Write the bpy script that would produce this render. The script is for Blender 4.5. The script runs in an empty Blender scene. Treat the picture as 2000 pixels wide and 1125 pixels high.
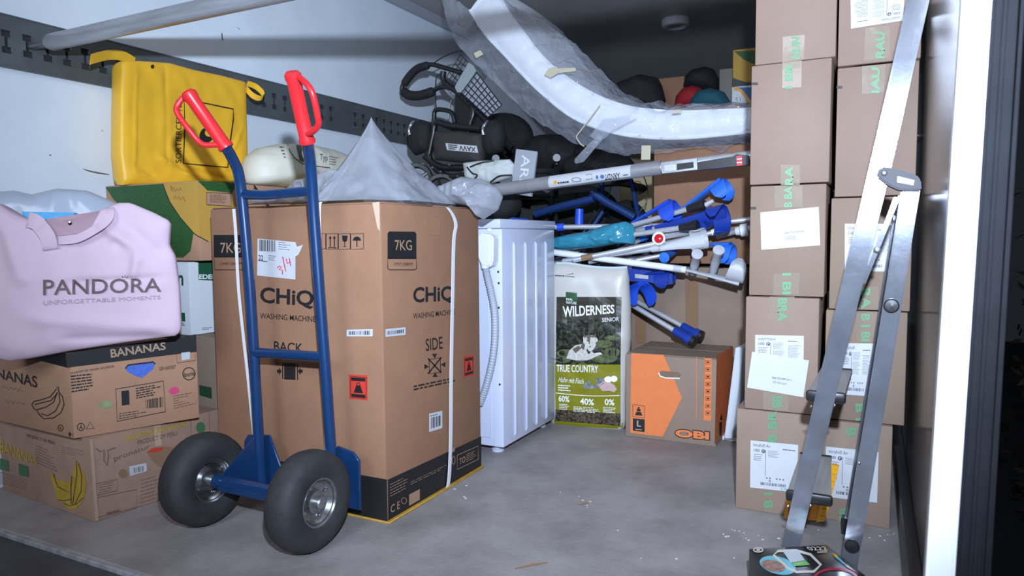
import bpy, bmesh, math, random
from mathutils import Vector as V, Matrix, noise
random.seed(7)
S = bpy.context.scene
COL = S.collection

# ------------------------------------------------------------------ camera, light, exposure
CAM = V((0, 0, 0.77)); F = 1385.3
def cam_axes(y, p, r):
    cy, sy, cp, sp, cr, sr = math.cos(y), math.sin(y), math.cos(p), math.sin(p), math.cos(r), math.sin(r)
    f = V((-sy*cp, cy*cp, -sp)); rt = V((cy, sy, 0)); up = rt.cross(f)
    return cr*rt + sr*up, -sr*rt + cr*up, -f
CR, CU, CB = cam_axes(0.470548681, 0.0709462869, -0.00771270218)
cd = bpy.data.cameras.new('camera'); cam = bpy.data.objects.new('camera', cd); COL.objects.link(cam)
cam.matrix_world = Matrix(((CR.x, CU.x, CB.x, CAM.x), (CR.y, CU.y, CB.y, CAM.y), (CR.z, CU.z, CB.z, CAM.z), (0, 0, 0, 1)))
cd.sensor_width = 36; cd.lens = F/2000*36; cd.clip_start = 0.02
cd.dof.use_dof = True; cd.dof.focus_distance = 2.15; cd.dof.aperture_fstop = 5.0
S.camera = cam

w = bpy.data.worlds.new('night'); S.world = w; w.use_nodes = True
w.node_tree.nodes['Background'].inputs[0].default_value = (0.55, 0.65, 0.85, 1)
w.node_tree.nodes['Background'].inputs[1].default_value = 0.02

def spot(name, loc, target, power, color, size, angle, blend):
    l = bpy.data.lights.new(name, 'SPOT'); l.energy = power; l.color = color
    l.shadow_soft_size = size; l.spot_size = math.radians(angle); l.spot_blend = blend
    o = bpy.data.objects.new(name, l); COL.objects.link(o); o.location = loc
    o.rotation_euler = (V(target)-V(loc)).to_track_quat('-Z', 'Y').to_euler()
    return o
spot('camera_flash', (0.06, -0.02, 1.07), (-0.86, 2.05, 1.14), 395, (0.70, 0.84, 1.07), 0.022, 104, 1.0)
# added fill light behind the camera, stands in for ambient light in the van
ll = bpy.data.lights.new('ambient_fill', 'AREA'); ll.energy = 60; ll.color = (0.8, 0.88, 1.0); ll.shape = 'DISK'; ll.size = 1.6
lo = bpy.data.objects.new('ambient_fill', ll); COL.objects.link(lo); lo.location = (-0.9, -2.2, 2.3)
lo.rotation_euler = (V((-1.2, 2.5, .6))-lo.location).to_track_quat('-Z', 'Y').to_euler()

S.view_settings.view_transform = 'Standard'; S.view_settings.look = 'None'
S.view_settings.gamma = 1; S.view_settings.use_curve_mapping = False
S.view_settings.exposure = 0.0

# ------------------------------------------------------------------ helpers
def ray(u, v): return CR*(u-1000) - CU*(v-562.5) - CB*F
def onX(u, v, x): d = ray(u, v); return CAM + d*((x-CAM.x)/d.x)
def onY(u, v, y): d = ray(u, v); return CAM + d*((y-CAM.y)/d.y)
def onZ(u, v, z): d = ray(u, v); return CAM + d*((z-CAM.z)/d.z)

class Pl:                                     # a flat face of a thing
    def __init__(s, p, n): s.p = V(p); s.n = V(n).normalized()
    def hit(s, u, v, off=0.0):
        d = ray(u, v); q = s.p + s.n*off
        return CAM + d*((q-CAM).dot(s.n)/d.dot(s.n))

ORG = {}
def smooth(me, ang=40):
    me.shade_smooth() if hasattr(me, 'shade_smooth') else [setattr(p, 'use_smooth', True) for p in me.polygons]
    try: me.set_sharp_from_angle(angle=math.radians(ang))
    except Exception: pass
def obj(name, bm, mat, parent=None, sm=True, ang=40):
    me = bpy.data.meshes.new(name)
    if isinstance(bm, bmesh.types.BMesh):
        bm.to_mesh(me); bm.free()
    else:
        me.from_pydata([tuple(p) for p in bm[0]], [], bm[1])
    for m in (mat if isinstance(mat, (list, tuple)) else [mat]): me.materials.append(m)
    if sm: smooth(me, ang)
    o = bpy.data.objects.new(name, me); COL.objects.link(o)
    if parent is not None:
        org = ORG[parent.name]; me.transform(Matrix.Translation(-org)); o.parent = parent; ORG[o.name] = org
    else:
        xs = [v.co for v in me.vertices]
        if xs:
            org = V(((min(c.x for c in xs)+max(c.x for c in xs))/2, (min(c.y for c in xs)+max(c.y for c in xs))/2, min(c.z for c in xs)))
        else: org = V()
        me.transform(Matrix.Translation(-org)); o.location = org; ORG[o.name] = org
    return o
def tag(o, label, cat, group=None):
    o['label'] = label; o['category'] = cat
    if group: o['group'] = group
    return o
def thing(name, label, cat, loc, group=None):
    o = bpy.data.objects.new(name, None); COL.objects.link(o); o.location = loc; o.empty_display_size = .05
    ORG[o.name] = V(loc); return tag(o, label, cat, group)
def struct(name, bm, mat, sm=False):
    o = obj(name, bm, mat, sm=sm); o['kind'] = 'structure'; return o

def b_box(bm, c, ax, ay, az, bev=0.0, seg=1):
    """box from corner c along three full edge vectors"""
    c, ax, ay, az = V(c), V(ax), V(ay), V(az)
    if ax.cross(ay).dot(az) < 0: c = c+ax; ax = -ax
    vs = [bm.verts.new(c+ax*i+ay*j+az*k) for k in (0, 1) for j in (0, 1) for i in (0, 1)]
    fs = [bm.faces.new([vs[i] for i in q]) for q in ((0, 2, 3, 1), (4, 5, 7, 6), (0, 1, 5, 4), (2, 6, 7, 3), (0, 4, 6, 2), (1, 3, 7, 5))]
    if bev > 0:
        es = list({e for f in fs for e in f.edges})
        bmesh.ops.bevel(bm, geom=es, offset=bev, segments=seg, affect='EDGES', profile=0.5)
    return bm
def NB(): return bmesh.new()
def abox(x0, x1, y0, y1, z0, z1, bev=0.0, seg=1, bm=None):
    return b_box(bm or NB(), (x0, y0, z0), (x1-x0, 0, 0), (0, y1-y0, 0), (0, 0, z1-z0), bev, seg)
def spline(pts, n=8):
    """Catmull-Rom through points (V or tuples)"""
    pts = [V(p) for p in pts]; out = []
    for i in range(len(pts)-1):
        p0 = pts[max(i-1, 0)]; p1 = pts[i]; p2 = pts[i+1]; p3 = pts[min(i+2, len(pts)-1)]
        for k in range(n):
            t = k/n
            out.append(0.5*((2*p1)+(p2-p0)*t+(2*p0-5*p1+4*p2-p3)*t*t+(3*p1-p0-3*p2+p3)*t**3))
    out.append(pts[-1]); return out
def tube(bm, pts, r, seg=10, caps=True, closed=False, flat=1.0, up=None):
    pts = [V(p) for p in pts]; n = len(pts)
    rs = r if isinstance(r, (list, tuple)) else [r]*n
    tang = []
    for i in range(n):
        a = pts[(i-1) % n] if (closed or i > 0) else pts[i]; b = pts[(i+1) % n] if (closed or i < n-1) else pts[i]
        tang.append((b-a).normalized() if (b-a).length > 1e-9 else V((0, 0, 1)))
    t0 = tang[0]; nrm = V(up) if up is not None else (V((0, 0, 1)) if abs(t0.z) < .9 else V((1, 0, 0)))
    nrm = (nrm - t0*nrm.dot(t0)).normalized(); rings = []
    for i in range(n):
        t = tang[i]; nrm = (nrm - t*nrm.dot(t)).normalized(); bn = t.cross(nrm)
        rings.append([bm.verts.new(pts[i] + nrm*(rs[i]*math.cos(2*math.pi*k/seg)*flat) + bn*(rs[i]*math.sin(2*math.pi*k/seg))) for k in range(seg)])
    for i in range(n if closed else n-1):
        A, B = rings[i], rings[(i+1) % n]
        for k in range(seg): bm.faces.new((A[k], A[(k+1) % seg], B[(k+1) % seg], B[k]))
    if caps and not closed:
        bm.faces.new(rings[0][::-1]); bm.faces.new(rings[-1])
    return bm
def T(pts, r, seg=10, **k): return tube(NB(), pts, r, seg, **k)
def lathe(bm, c, axis, prof, seg=32):
    """prof: (radius, along axis) list, open chain"""
    c = V(c); a = V(axis).normalized(); x = a.orthogonal().normalized(); y = a.cross(x); rings = []
    for r, h in prof:
        rings.append([bm.verts.new(c+a*h+(x*math.cos(2*math.pi*k/seg)+y*math.sin(2*math.pi*k/seg))*max(r, 1e-5)) for k in range(seg)])
    for A, B in zip(rings, rings[1:]):
        for k in range(seg): bm.faces.new((A[k], A[(k+1) % seg], B[(k+1) % seg], B[k]))
    bmesh.ops.remove_doubles(bm, verts=bm.verts, dist=1e-5)
    return bm
def prism(poly, d):
    """polygon (3D loop) extruded by vector d"""
    bm = NB(); d = V(d); a = [bm.verts.new(V(p)) for p in poly]; b = [bm.verts.new(V(p)+d) for p in poly]; n = len(a)
    bm.faces.new(a[::-1]); bm.faces.new(b)
    for i in range(n): bm.faces.new((a[i], a[(i+1) % n], b[(i+1) % n], b[i]))
    bmesh.ops.recalc_face_normals(bm, faces=bm.faces); return bm
def grid(fn, nx, ny, closed_u=False, bm=None):
    bm = bm or NB(); R = [[bm.verts.new(fn(i/nx, j/ny)) for i in range(nx if closed_u else nx+1)] for j in range(ny+1)]
    m = len(R[0])
    for j in range(ny):
        for i in range(nx): bm.faces.new((R[j][i], R[j][(i+1) % m], R[j+1][(i+1) % m], R[j+1][i]))
    return bm
def solid(bm, t):
    bmesh.ops.recalc_face_normals(bm, faces=bm.faces)
    bmesh.ops.solidify(bm, geom=list(bm.faces), thickness=t); return bm

# ---- flat print and labels on a surface
def bil(q, a, b):                       # q: TL TR BR BL in pixels of the photo, a to the right, b downwards
    (x0, y0), (x1, y1), (x2, y2), (x3, y3) = q
    return ((x0*(1-a)+x1*a)*(1-b)+(x3*(1-a)+x2*a)*b, (y0*(1-a)+y1*a)*(1-b)+(y3*(1-a)+y2*a)*b)
def poly(bm, surf, px, off=.001):
    f = bm.faces.new([bm.verts.new(surf.hit(u, v, off)) for u, v in px]); return bm
def patch(bm, surf, q, nx=8, ny=8, off=.002, shape=None):
    return grid(lambda a, b: surf.hit(*bil(q, a, b), off), nx, ny, bm=bm)
def ring_line(bm, surf, px, wpx, closed=True, off=.001):
    """an outline of width wpx pixels along a pixel polyline"""
    n = len(px); A = []; B = []
    for i in range(n):
        p0 = px[(i-1) % n] if (closed or i) else px[i]; p1 = px[(i+1) % n] if (closed or i < n-1) else px[i]
        dx, dy = p1[0]-p0[0], p1[1]-p0[1]; l = math.hypot(dx, dy) or 1; nx, ny = -dy/l*wpx/2, dx/l*wpx/2
        A.append(bm.verts.new(surf.hit(px[i][0]+nx, px[i][1]+ny, off))); B.append(bm.verts.new(surf.hit(px[i][0]-nx, px[i][1]-ny, off)))
    for i in range(n if closed else n-1):
        j = (i+1) % n; bm.faces.new((A[i], A[j], B[j], B[i]))
    return bm
def ell(cx, cy, rx, ry, n=24, rot=0, a0=0, a1=360):
    c, s = math.cos(math.radians(rot)), math.sin(math.radians(rot)); out = []
    full = abs(a1-a0) >= 360
    for k in range(n):
        t = math.radians(a0+(a1-a0)*k/(n if full else n-1)); x, y = rx*math.cos(t), ry*math.sin(t)
        out.append((cx+x*c-y*s, cy+x*s+y*c))
    return out
def text(bm, surf, s, q, bold=0.0, off=.0012, shear=0):
    cu = bpy.data.curves.new('t', 'FONT'); cu.body = s; cu.offset = bold; cu.shear = shear; cu.resolution_u = 3
    o = bpy.data.objects.new('t', cu); me = bpy.data.meshes.new_from_object(o)
    co = [v.co.copy() for v in me.vertices]
    if co:
        x0 = min(c.x for c in co); x1 = max(c.x for c in co); y0 = min(c.y for c in co); y1 = max(c.y for c in co)
        vs = [bm.verts.new(surf.hit(*bil(q, (c.x-x0)/max(x1-x0, 1e-6), 1-(c.y-y0)/max(y1-y0, 1e-6)), off)) for c in co]
        for p in me.polygons:
            try: bm.faces.new([vs[i] for i in p.vertices])
            except ValueError: pass
    bpy.data.objects.remove(o); bpy.data.curves.remove(cu); bpy.data.meshes.remove(me)
    return bm
def R4(x0, y0, x1, y1, sl=0, sr=None, vx=0):   # pixel quad: top edge falls by sl over its width, bottom by sr; vx leans sides
    sr = sl if sr is None else sr
    return ((x0, y0), (x1, y0+sl), (x1+vx, y1+sr), (x0+vx, y1))
def sub(q, a0, b0, a1, b1): return (bil(q, a0, b0), bil(q, a1, b0), bil(q, a1, b1), bil(q, a0, b1))
def lines(bm, surf, q, n, fill=.5, off=.0012, rag=.35, words=True):
    for i in range(n):
        b0 = (i+.5-fill/2)/n; b1 = (i+.5+fill/2)/n; a = 0; end = 1-random.random()*rag
        while a < end-.02:
            l = min(random.uniform(.06, .2) if words else end, end-a)
            poly(bm, surf, sub(q, a, b0, a+l, b1), off); a += l+.03
    return bm
def bars(bm, surf, q, n, off=.0012):
    a = 0; ws = [random.choice((1, 1, 2, 3)) for _ in range(2*n)]; t = sum(ws)
    for i, wd in enumerate(ws):
        if i % 2 == 0: poly(bm, surf, sub(q, a/t, 0, (a+wd)/t, 1), off)
        a += wd
    return bm

class Pillow:
    """a soft closed body: outline in the plane (p, n), swelling T to the front and Tb to the back"""
    def __init__(s, loop, n, T, Tb, e=3.0, wr=0.0, wf=8.0, seg=96, seed=0.0, cen=None, ridge=False, creases=()):
        s.ridge = ridge; s.creases = []
        s.n = V(n).normalized(); s.T, s.Tb, s.e, s.wr, s.wf, s.seed = T, Tb, e, wr, wf, seed
        loop = [V(p) for p in loop]; m = len(loop)
        s.c = V(cen) if cen else sum(loop, V())/m
        s.ex = V((0, 0, 1)).cross(s.n).normalized(); s.ey = s.n.cross(s.ex)
        P = [((p-s.c).dot(s.ex), (p-s.c).dot(s.ey)) for p in loop]; s.out = []
        for k in range(seg):
            t = 2*math.pi*k/seg; dx, dy = math.cos(t), math.sin(t); best = 0
            for i in range(m):
                (ax, ay), (bx, by) = P[i], P[(i+1) % m]; ex, ey = bx-ax, by-ay; den = dx*ey-dy*ex
                if abs(den) < 1e-12: continue
                r = (ax*ey-ay*ex)/den; q = (ax*dy-ay*dx)/den
                if -1e-6 <= q <= 1+1e-6 and r > best: best = r
            s.out.append(best)
        s.seg = seg
        for (pa, pb, wd, dp) in creases:          # folds: from point to point, width, depth
            s.creases.append(((V(pa)-s.c).dot(s.ex), (V(pa)-s.c).dot(s.ey), (V(pb)-s.c).dot(s.ex), (V(pb)-s.c).dot(s.ey), wd, dp))
    def rad(s, t):
        f = (t/(2*math.pi)*s.seg) % s.seg; i = int(f); f -= i
        return s.out[i % s.seg]*(1-f)+s.out[(i+1) % s.seg]*f
    def th(s, x, y, back=False):
        r = min(1, math.hypot(x, y)/max(s.rad(math.atan2(y, x) % (2*math.pi)), 1e-6))
        k = max(0, 1-r**s.e)**.5; w = 0
        if s.wr:
            w = s.wr*(noise.noise(V((x*s.wf, y*s.wf*.8, s.seed)))+.6*noise.noise(V((x*s.wf*2.3+3, y*s.wf*1.9, s.seed+4))))*min(1, (1-r**6)*1.5)
            if s.ridge:
                w = s.wr*(.8-2.2*abs(noise.noise(V((x*s.wf, y*s.wf, s.seed)))) + .5*(.6-2*abs(noise.noise(V((x*s.wf*2.1, y*s.wf*2.1, s.seed+7))))))*min(1, (1-r**6)*1.5)
        for ax, ay, bx, by, wd, dp in s.creases:
            dx, dy = bx-ax, by-ay; t = max(0, min(1, ((x-ax)*dx+(y-ay)*dy)/(dx*dx+dy*dy))); d = math.hypot(x-ax-t*dx, y-ay-t*dy)
            w += dp*math.exp(-(d/wd)**2)*min(1, 6*t*(1-t)+.25)
        return (s.Tb if back else s.T)*k + w
    def hit(s, u, v, off=0.0):
        d = ray(u, v); h = s.T
        for _ in range(5):
            q = s.c+s.n*h; p = CAM+d*((q-CAM).dot(s.n)/d.dot(s.n)); l = p-s.c; h = s.th(l.dot(s.ex), l.dot(s.ey))+off
        return p
    def mesh(s, rings=16):
        bm = NB(); N = s.seg; fr = []; bk = []
        for j in range(1, rings+1):
            r = 1-(1-j/rings)**1.5
            A = []; B = []
            for k in range(N):
                t = 2*math.pi*k/N; x, y = s.out[k]*r*math.cos(t), s.out[k]*r*math.sin(t); p = s.c+s.ex*x+s.ey*y
                A.append(bm.verts.new(p+s.n*s.th(x, y))); B.append(A[-1] if j == rings else bm.verts.new(p-s.n*s.th(x, y, True)))
            fr.append(A); bk.append(B)
        for L, sg in ((fr, 1), (bk, -1)):
            c = bm.verts.new(s.c+s.n*(s.th(0, 0) if sg > 0 else -s.th(0, 0, True)))
            for k in range(N):
                f = (c, L[0][k], L[0][(k+1) % N]); bm.faces.new(f if sg > 0 else f[::-1])
            for j in range(rings-1):
                for k in range(N):
                    f = (L[j][k], L[j+1][k], L[j+1][(k+1) % N], L[j][(k+1) % N]); bm.faces.new(f if sg > 0 else f[::-1])
        return bm

# ------------------------------------------------------------------ materials
MATS = {}
def mat(name, col, rough=.55, metal=0.0, var=0.0, vs=6.0, bump=0.0, bs=40.0, spec=.5, stretch=None, coat=0.0, col2=None, thr=None):
    if name in MATS: return MATS[name]
    m = bpy.data.materials.new(name); m.use_nodes = True; nt = m.node_tree; p = nt.nodes['Principled BSDF']; L = nt.links.new
    p.inputs['Base Color'].default_value = (*col, 1); p.inputs['Roughness'].default_value = rough; p.inputs['Metallic'].default_value = metal
    p.inputs['Specular IOR Level'].default_value = spec; p.inputs['Coat Weight'].default_value = coat
    if var or bump:
        tc = nt.nodes.new('ShaderNodeTexCoord'); mp = nt.nodes.new('ShaderNodeMapping'); L(tc.outputs['Object'], mp.inputs[0])
        if stretch: mp.inputs['Scale'].default_value = stretch
    if var:
        n = nt.nodes.new('ShaderNodeTexNoise'); n.inputs['Scale'].default_value = vs; n.inputs['Detail'].default_value = 6; n.inputs['Roughness'].default_value = .65
        L(mp.outputs[0], n.inputs['Vector']); r = nt.nodes.new('ShaderNodeValToRGB'); L(n.outputs[0], r.inputs[0])
        lo, hi = thr or (.3, .72); r.color_ramp.elements[0].position = lo; r.color_ramp.elements[1].position = hi
        a = col2 or tuple(c*(1-var) for c in col); r.color_ramp.elements[0].color = (*a, 1)
        r.color_ramp.elements[1].color = (*[min(1, c*(1+var*.35)) for c in col], 1); L(r.outputs[0], p.inputs['Base Color'])
    if bump:
        n2 = nt.nodes.new('ShaderNodeTexNoise'); n2.inputs['Scale'].default_value = bs; n2.inputs['Detail'].default_value = 5; L(mp.outputs[0], n2.inputs['Vector'])
        b = nt.nodes.new('ShaderNodeBump'); b.inputs['Strength'].default_value = bump; b.inputs['Distance'].default_value = .004
        L(n2.outputs[0], b.inputs['Height']); L(b.outputs[0], p.inputs['Normal'])
    MATS[name] = m; return m
def film(name, col, fac, rough=.18, bs=6, bump=.3, edge=.45):
    """thin clear plastic: mostly see-through, milkier where it folds edge-on"""
    m = bpy.data.materials.new(name); m.use_nodes = True; nt = m.node_tree; L = nt.links.new; p = nt.nodes['Principled BSDF']
    p.inputs['Base Color'].default_value = (*col, 1); p.inputs['Roughness'].default_value = rough; p.inputs['Specular IOR Level'].default_value = .9
    tr = nt.nodes.new('ShaderNodeBsdfTransparent'); mx = nt.nodes.new('ShaderNodeMixShader'); out = nt.nodes['Material Output']
    tc = nt.nodes.new('ShaderNodeTexCoord'); n = nt.nodes.new('ShaderNodeTexNoise'); n.inputs['Scale'].default_value = bs; n.inputs['Detail'].default_value = 2
    L(tc.outputs['Object'], n.inputs['Vector']); b = nt.nodes.new('ShaderNodeBump'); b.inputs['Strength'].default_value = bump; b.inputs['Distance'].default_value = .02
    L(n.outputs[0], b.inputs['Height']); L(b.outputs[0], p.inputs['Normal'])
    lw = nt.nodes.new('ShaderNodeLayerWeight'); lw.inputs[0].default_value = .35
    mr = nt.nodes.new('ShaderNodeMapRange'); mr.inputs[1].default_value = .0; mr.inputs[2].default_value = 1; mr.inputs[3].default_value = fac; mr.inputs[4].default_value = min(1, fac+edge)
    L(lw.outputs['Facing'], mr.inputs[0]); L(mr.outputs[0], mx.inputs[0]); L(tr.outputs[0], mx.inputs[1]); L(p.outputs[0], mx.inputs[2]); L(mx.outputs[0], out.inputs[0])
    return m
card = mat('cardboard_brown', (.305, .155, .087), .75, var=.12, vs=9, bump=.12, bs=160)
card_pale = mat('cardboard_pale', (.275, .185, .140), .72, var=.08, vs=8, bump=.10, bs=160)
card_pale2 = mat('cardboard_pale_tan', (.255, .176, .124), .72, var=.08, vs=8, bump=.10, bs=160)
card_grey = mat('cardboard_greyish', (.275, .195, .142), .75, var=.1, vs=9, bump=.12, bs=160)
card_old = mat('cardboard_worn', (.38, .235, .165), .8, var=.2, vs=10, bump=.2, bs=90)
card_ban = mat('cardboard_banana', (.46, .255, .155), .75, var=.12, vs=10, bump=.15, bs=120)
edge_m = mat('cardboard_cut_edge', (.62, .47, .34), .85, var=.2, vs=60)
ink = mat('black_ink', (.012, .012, .013), .55)
ink_soft = mat('faded_black_ink', (.09, .065, .05), .7)
paper = mat('white_label_paper', (.56, .57, .60), .5, var=.04, vs=20)
tape_m = mat('clear_packing_tape', (.52, .40, .29), .22)
tape_dark = mat('brown_packing_tape', (.27, .16, .09), .2)
green_ink = mat('green_tape_print', (.13, .30, .15), .5)
white_ink = mat('white_print', (.85, .86, .86), .5)
red_ink = mat('red_label', (.62, .05, .03), .5)
orange_ink = mat('orange_print', (.78, .21, .06), .65, var=.08, vs=30)
black_pl = mat('black_plastic', (.014, .014, .016), .38, bump=.05, bs=60)
black_mat = mat('black_fabric', (.010, .010, .011), .8, bump=.3, bs=120)
rubber = mat('tyre_rubber', (.035, .035, .037), .72, var=.45, vs=14, bump=.2, bs=60)
steel_dark = mat('dark_steel', (.10, .11, .12), .45, metal=.8, var=.3, vs=15)
zinc = mat('zinc_steel', (.42, .44, .45), .38, metal=.9, var=.35, vs=18)
alu = mat('aluminium_tube', (.62, .63, .66), .36, metal=.45, var=.15, vs=25)
alu_lad = mat('ladder_aluminium', (.40, .42, .48), .13, metal=.75, var=.25, vs=14, bump=.06, bs=30)
chrome = mat('chrome', (.8, .8, .82), .12, metal=1)
grey_pl = mat('grey_plastic', (.46, .47, .50), .45)
white_pl = mat('white_plastic', (.78, .80, .84), .4)

# ------------------------------------------------------------------ the van body
XL, XR, ZC, Y0, Y1 = -2.42, 0.105, 2.12, 1.03, 7.0
wall_m = mat('white_panel', (.82, .90, .99), .42, var=.10, vs=2.2, bump=.02, bs=30)
struct('wall_left', abox(XL-.04, XL, Y0, Y1, -.03, ZC), wall_m)
struct('wall_right', abox(XR, XR+.035, 1.06, Y1, -.03, ZC), mat('glossy_side_panel', (.24, .225, .21), .16, var=.2, vs=3, spec=.7))
struct('wall_back', abox(XL-.04, XR+.035, Y1, Y1+.04, -.03, ZC), wall_m)
struct('ceiling', abox(XL-.04, XR+.035, Y0, Y1+.04, ZC, ZC+.04), mat('ceiling_panel', (.50, .48, .47), .3, var=.15, vs=3))
floor_m = mat('grey_floor', (.315, .285, .275), .62, var=.35, vs=5, bump=.3, bs=220, thr=(.25, .62))
struct('floor', abox(XL-.04, XR+.035, Y0, Y1+.04, -.03, 0, .004), floor_m)
struct('trim_1', abox(XL, XL+.03, Y0, Y1, ZC-.05, ZC), mat('ceiling_corner_trim', (.40, .43, .48), .4))
struct('low_strip_right', abox(XR-.028, XR, 1.06, Y1, 0, .10, .003), mat('dark_strip', (.05, .05, .055), .4))  # dark strip low along the right wall
struct('trim_2', abox(XL-.1, .13, .895, 1.024, -.09, -.012, .004), mat('rear_sill', (.075, .078, .09), .5, var=.4, vs=8, bump=.3, bs=60))
struct('trim_3', abox(XL-.1, .13, -.4, .885, -.11, -.03, .003), mat('tail_lift_platform', (.045, .048, .055), .55, var=.4, vs=6, bump=.4, bs=80))
struct('trim_4', abox(XL-.04, .1, 1.018, 1.030, -.03, -.001, .002), mat('worn_floor_edge', (.40, .40, .42), .5, var=.5, vs=25))
# rear corner post on the right: a white painted strip and a grey rubber sealed outer strip
def post(u0, u1, v0, v1, y, d, zt=2.12, zb=-.1):
    a, b, c, e = onY(u0, 0, y), onY(u1, 0, y), onY(v1, 1125, y), onY(v0, 1125, y)
    def ext(t, bo, z): return bo+(t-bo)*((z-bo.z)/(t.z-bo.z))
    q = [ext(a, e, zb), ext(b, c, zb), ext(b, c, zt), ext(a, e, zt)]
    bm = prism(q, (0, d, 0)); bmesh.ops.bevel(bm, geom=list(bm.edges), offset=.004, segments=2, affect='EDGES'); return bm
struct('trim_5', post(1880, 1938, 1808, 1866, 1.02, .04), mat('white_post_paint', (.86, .88, .90), .35, var=.05))
seal = mat('grey_rubber_seal', (.016, .017, .021), .85, spec=.15, var=.3, vs=10)
struct('trim_6', post(1938, 1962, 1866, 1892, 1.028, .03), seal)
struct('trim_7', post(1962, 1986, 1892, 1915, 1.022, .035), seal)
struct('trim_8', post(1986, 2003, 1915, 1936, 1.032, .03), seal)

# slotted lashing rail along the left wall
slots = [1.17+.062*i for i in range(9)] + [2.0, 2.062, 2.124, 2.338, 2.4, 2.465, 2.71, 2.775, 2.96, 3.025, 3.14, 3.205, 3.27, 3.335, 3.395, 3.46, 3.59] + [3.9+.062*i for i in range(5)]
def rail_mesh():
    zs = [1.312, 1.352, 1.372, 1.402, 1.422, 1.468]
    ys = [Y0]
    for s in slots: ys += [s-.014, s-.005, s+.005, s+.014]
    ys.append(Y1); bm = NB(); x = XL+.012
    G = {}
    def vt(i, j):
        if (i, j) not in G: G[i, j] = bm.verts.new((x, ys[i], zs[j]))
        return G[i, j]
    for i in range(len(ys)-1):
        k = (i-1) % 4 if i > 0 else 3
        for j in range(5):
            if i < len(ys)-2 and i > 0 and k != 3:
                if j in (1, 3) or (j == 2 and k == 1): continue
            bm.faces.new((vt(i, j), vt(i+1, j), vt(i+1, j+1), vt(i, j+1)))
    # side flanges back to the wall
    g = bmesh.ops.extrude_face_region(bm, geom=list(bm.faces)); bmesh.ops.translate(bm, vec=(-.004, 0, 0), verts=[e for e in g['geom'] if isinstance(e, bmesh.types.BMVert)]); bmesh.ops.recalc_face_normals(bm, faces=bm.faces)
    abox(XL, XL+.014, Y0, Y1, 1.308, 1.313, bm=bm); abox(XL, XL+.014, Y0, Y1, 1.467, 1.472, bm=bm)
    return bm
rail = struct('trim_9', rail_mesh(), mat('galvanised_rail', (.135, .155, .16), .45, metal=.25, var=.35, vs=5))
obj('rail_backing', abox(XL, XL+.003, Y0, Y1, 1.313, 1.467), mat('rail_dark_inside', (.03, .03, .032), .8), rail)
bm = NB()
for s in slots:
    for z in (1.352, 1.402): abox(XL+.006, XL+.0135, s+.0125, s+.0155, z+.002, z+.018, bm=bm)
obj('slot_lip', bm, zinc, rail, sm=False)

# round lamp in the ceiling
L_ = onZ(1320, 38, ZC); t = thing('ceiling_lamp', 'round white lamp set in the dark ceiling above the mattress', 'lamp', L_-V((0, 0, .045)))
obj('lamp_ring', lathe(NB(), L_, (0, 0, -1), [(.085, 0), (.088, .026), (.080, .044), (.060, .048), (.052, .030)]), white_pl, t)
obj('diffuser', lathe(NB(), L_, (0, 0, -1), [(.052, .0), (.05, .026), (.035, .034), (0, .037)]), mat('lamp_diffuser', (.25, .25, .25), .3), t)

# ------------------------------------------------------------------ load bar across the top left
yb, zb = 1.366, 1.388
t = thing('load_bar', 'grey metal load bar plugged into the slotted wall rail at top left', 'bar', (XL+.02, yb, zb-.026))
bar_m = mat('scuffed_grey_tube', (.46, .47, .50), .33, metal=.35, var=.4, vs=12, stretch=(.3, 3, 3))
obj('tube', T([(-2.315, yb, zb), (-2.295, yb, zb), (-1.0, yb, zb), (0.04, yb, zb)], [.019, .0255, .0255, .0255], 24), bar_m, t)
obj('end_pin', T([(XL+.006, yb, zb), (-2.315, yb, zb)], .011, 16), zinc, t)
obj('end_pin', T([(0.04, yb, zb), (XR-.002, yb, zb)], .011, 16), zinc, t)

# ------------------------------------------------------------------ cartons: helper
def carton(name, label, c, ax, ay, az, m, cat='box', group=None, bev=.0035):
    c, ax, ay, az = V(c), V(ax), V(ay), V(az)
    t = thing(name, label, cat, c+(ax+ay)/2, group)
    t_b = obj('body', b_box(NB(), c, ax, ay, az, bev, 2), m, t)
    return t
def ABX(name, label, x0, x1, y0, y1, z0, z1, m, **k):
    return carton(name, label, (x0, y0, z0), (x1-x0, 0, 0), (0, y1-y0, 0), (0, 0, z1-z0), m, **k)
def pr(name, fn, m, parent, gap=.022):
    """print on a thing: every separate block of print becomes a part of its own"""
    bm = NB(); fn(bm); bm.faces.ensure_lookup_table(); bm.verts.index_update()
    seen = set(); isl = []
    for f0 in bm.faces:
        if f0 in seen: continue
        st = [f0]; seen.add(f0); fs = []
        while st:
            f = st.pop(); fs.append(f)
            for e in f.edges:
                for g in e.link_faces:
                    if g not in seen: seen.add(g); st.append(g)
        c = [v.co for f in fs for v in f.verts]
        isl.append([fs, [min(p[k] for p in c)-gap/2 for k in range(3)], [max(p[k] for p in c)+gap/2 for k in range(3)]])
    ch = True
    while ch:
        ch = False; out = []
        for a in isl:
            for b in out:
                if all(a[1][k] <= b[2][k] and b[1][k] <= a[2][k] for k in range(3)):
                    b[0] += a[0]; b[1] = [min(x, y) for x, y in zip(a[1], b[1])]; b[2] = [max(x, y) for x, y in zip(a[2], b[2])]; ch = True; break
            else: out.append(a)
        isl = out
    for fs, _, _ in isl:
        ix = {}; co = []; fc = []
        for f in fs:
            q = []
            for v in f.verts:
                if v.index not in ix: ix[v.index] = len(co); co.append(v.co.copy())
                q.append(ix[v.index])
            fc.append(q)
        o = obj(name, (co, fc), m, parent, sm=False)
    bm.free(); return o

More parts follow.
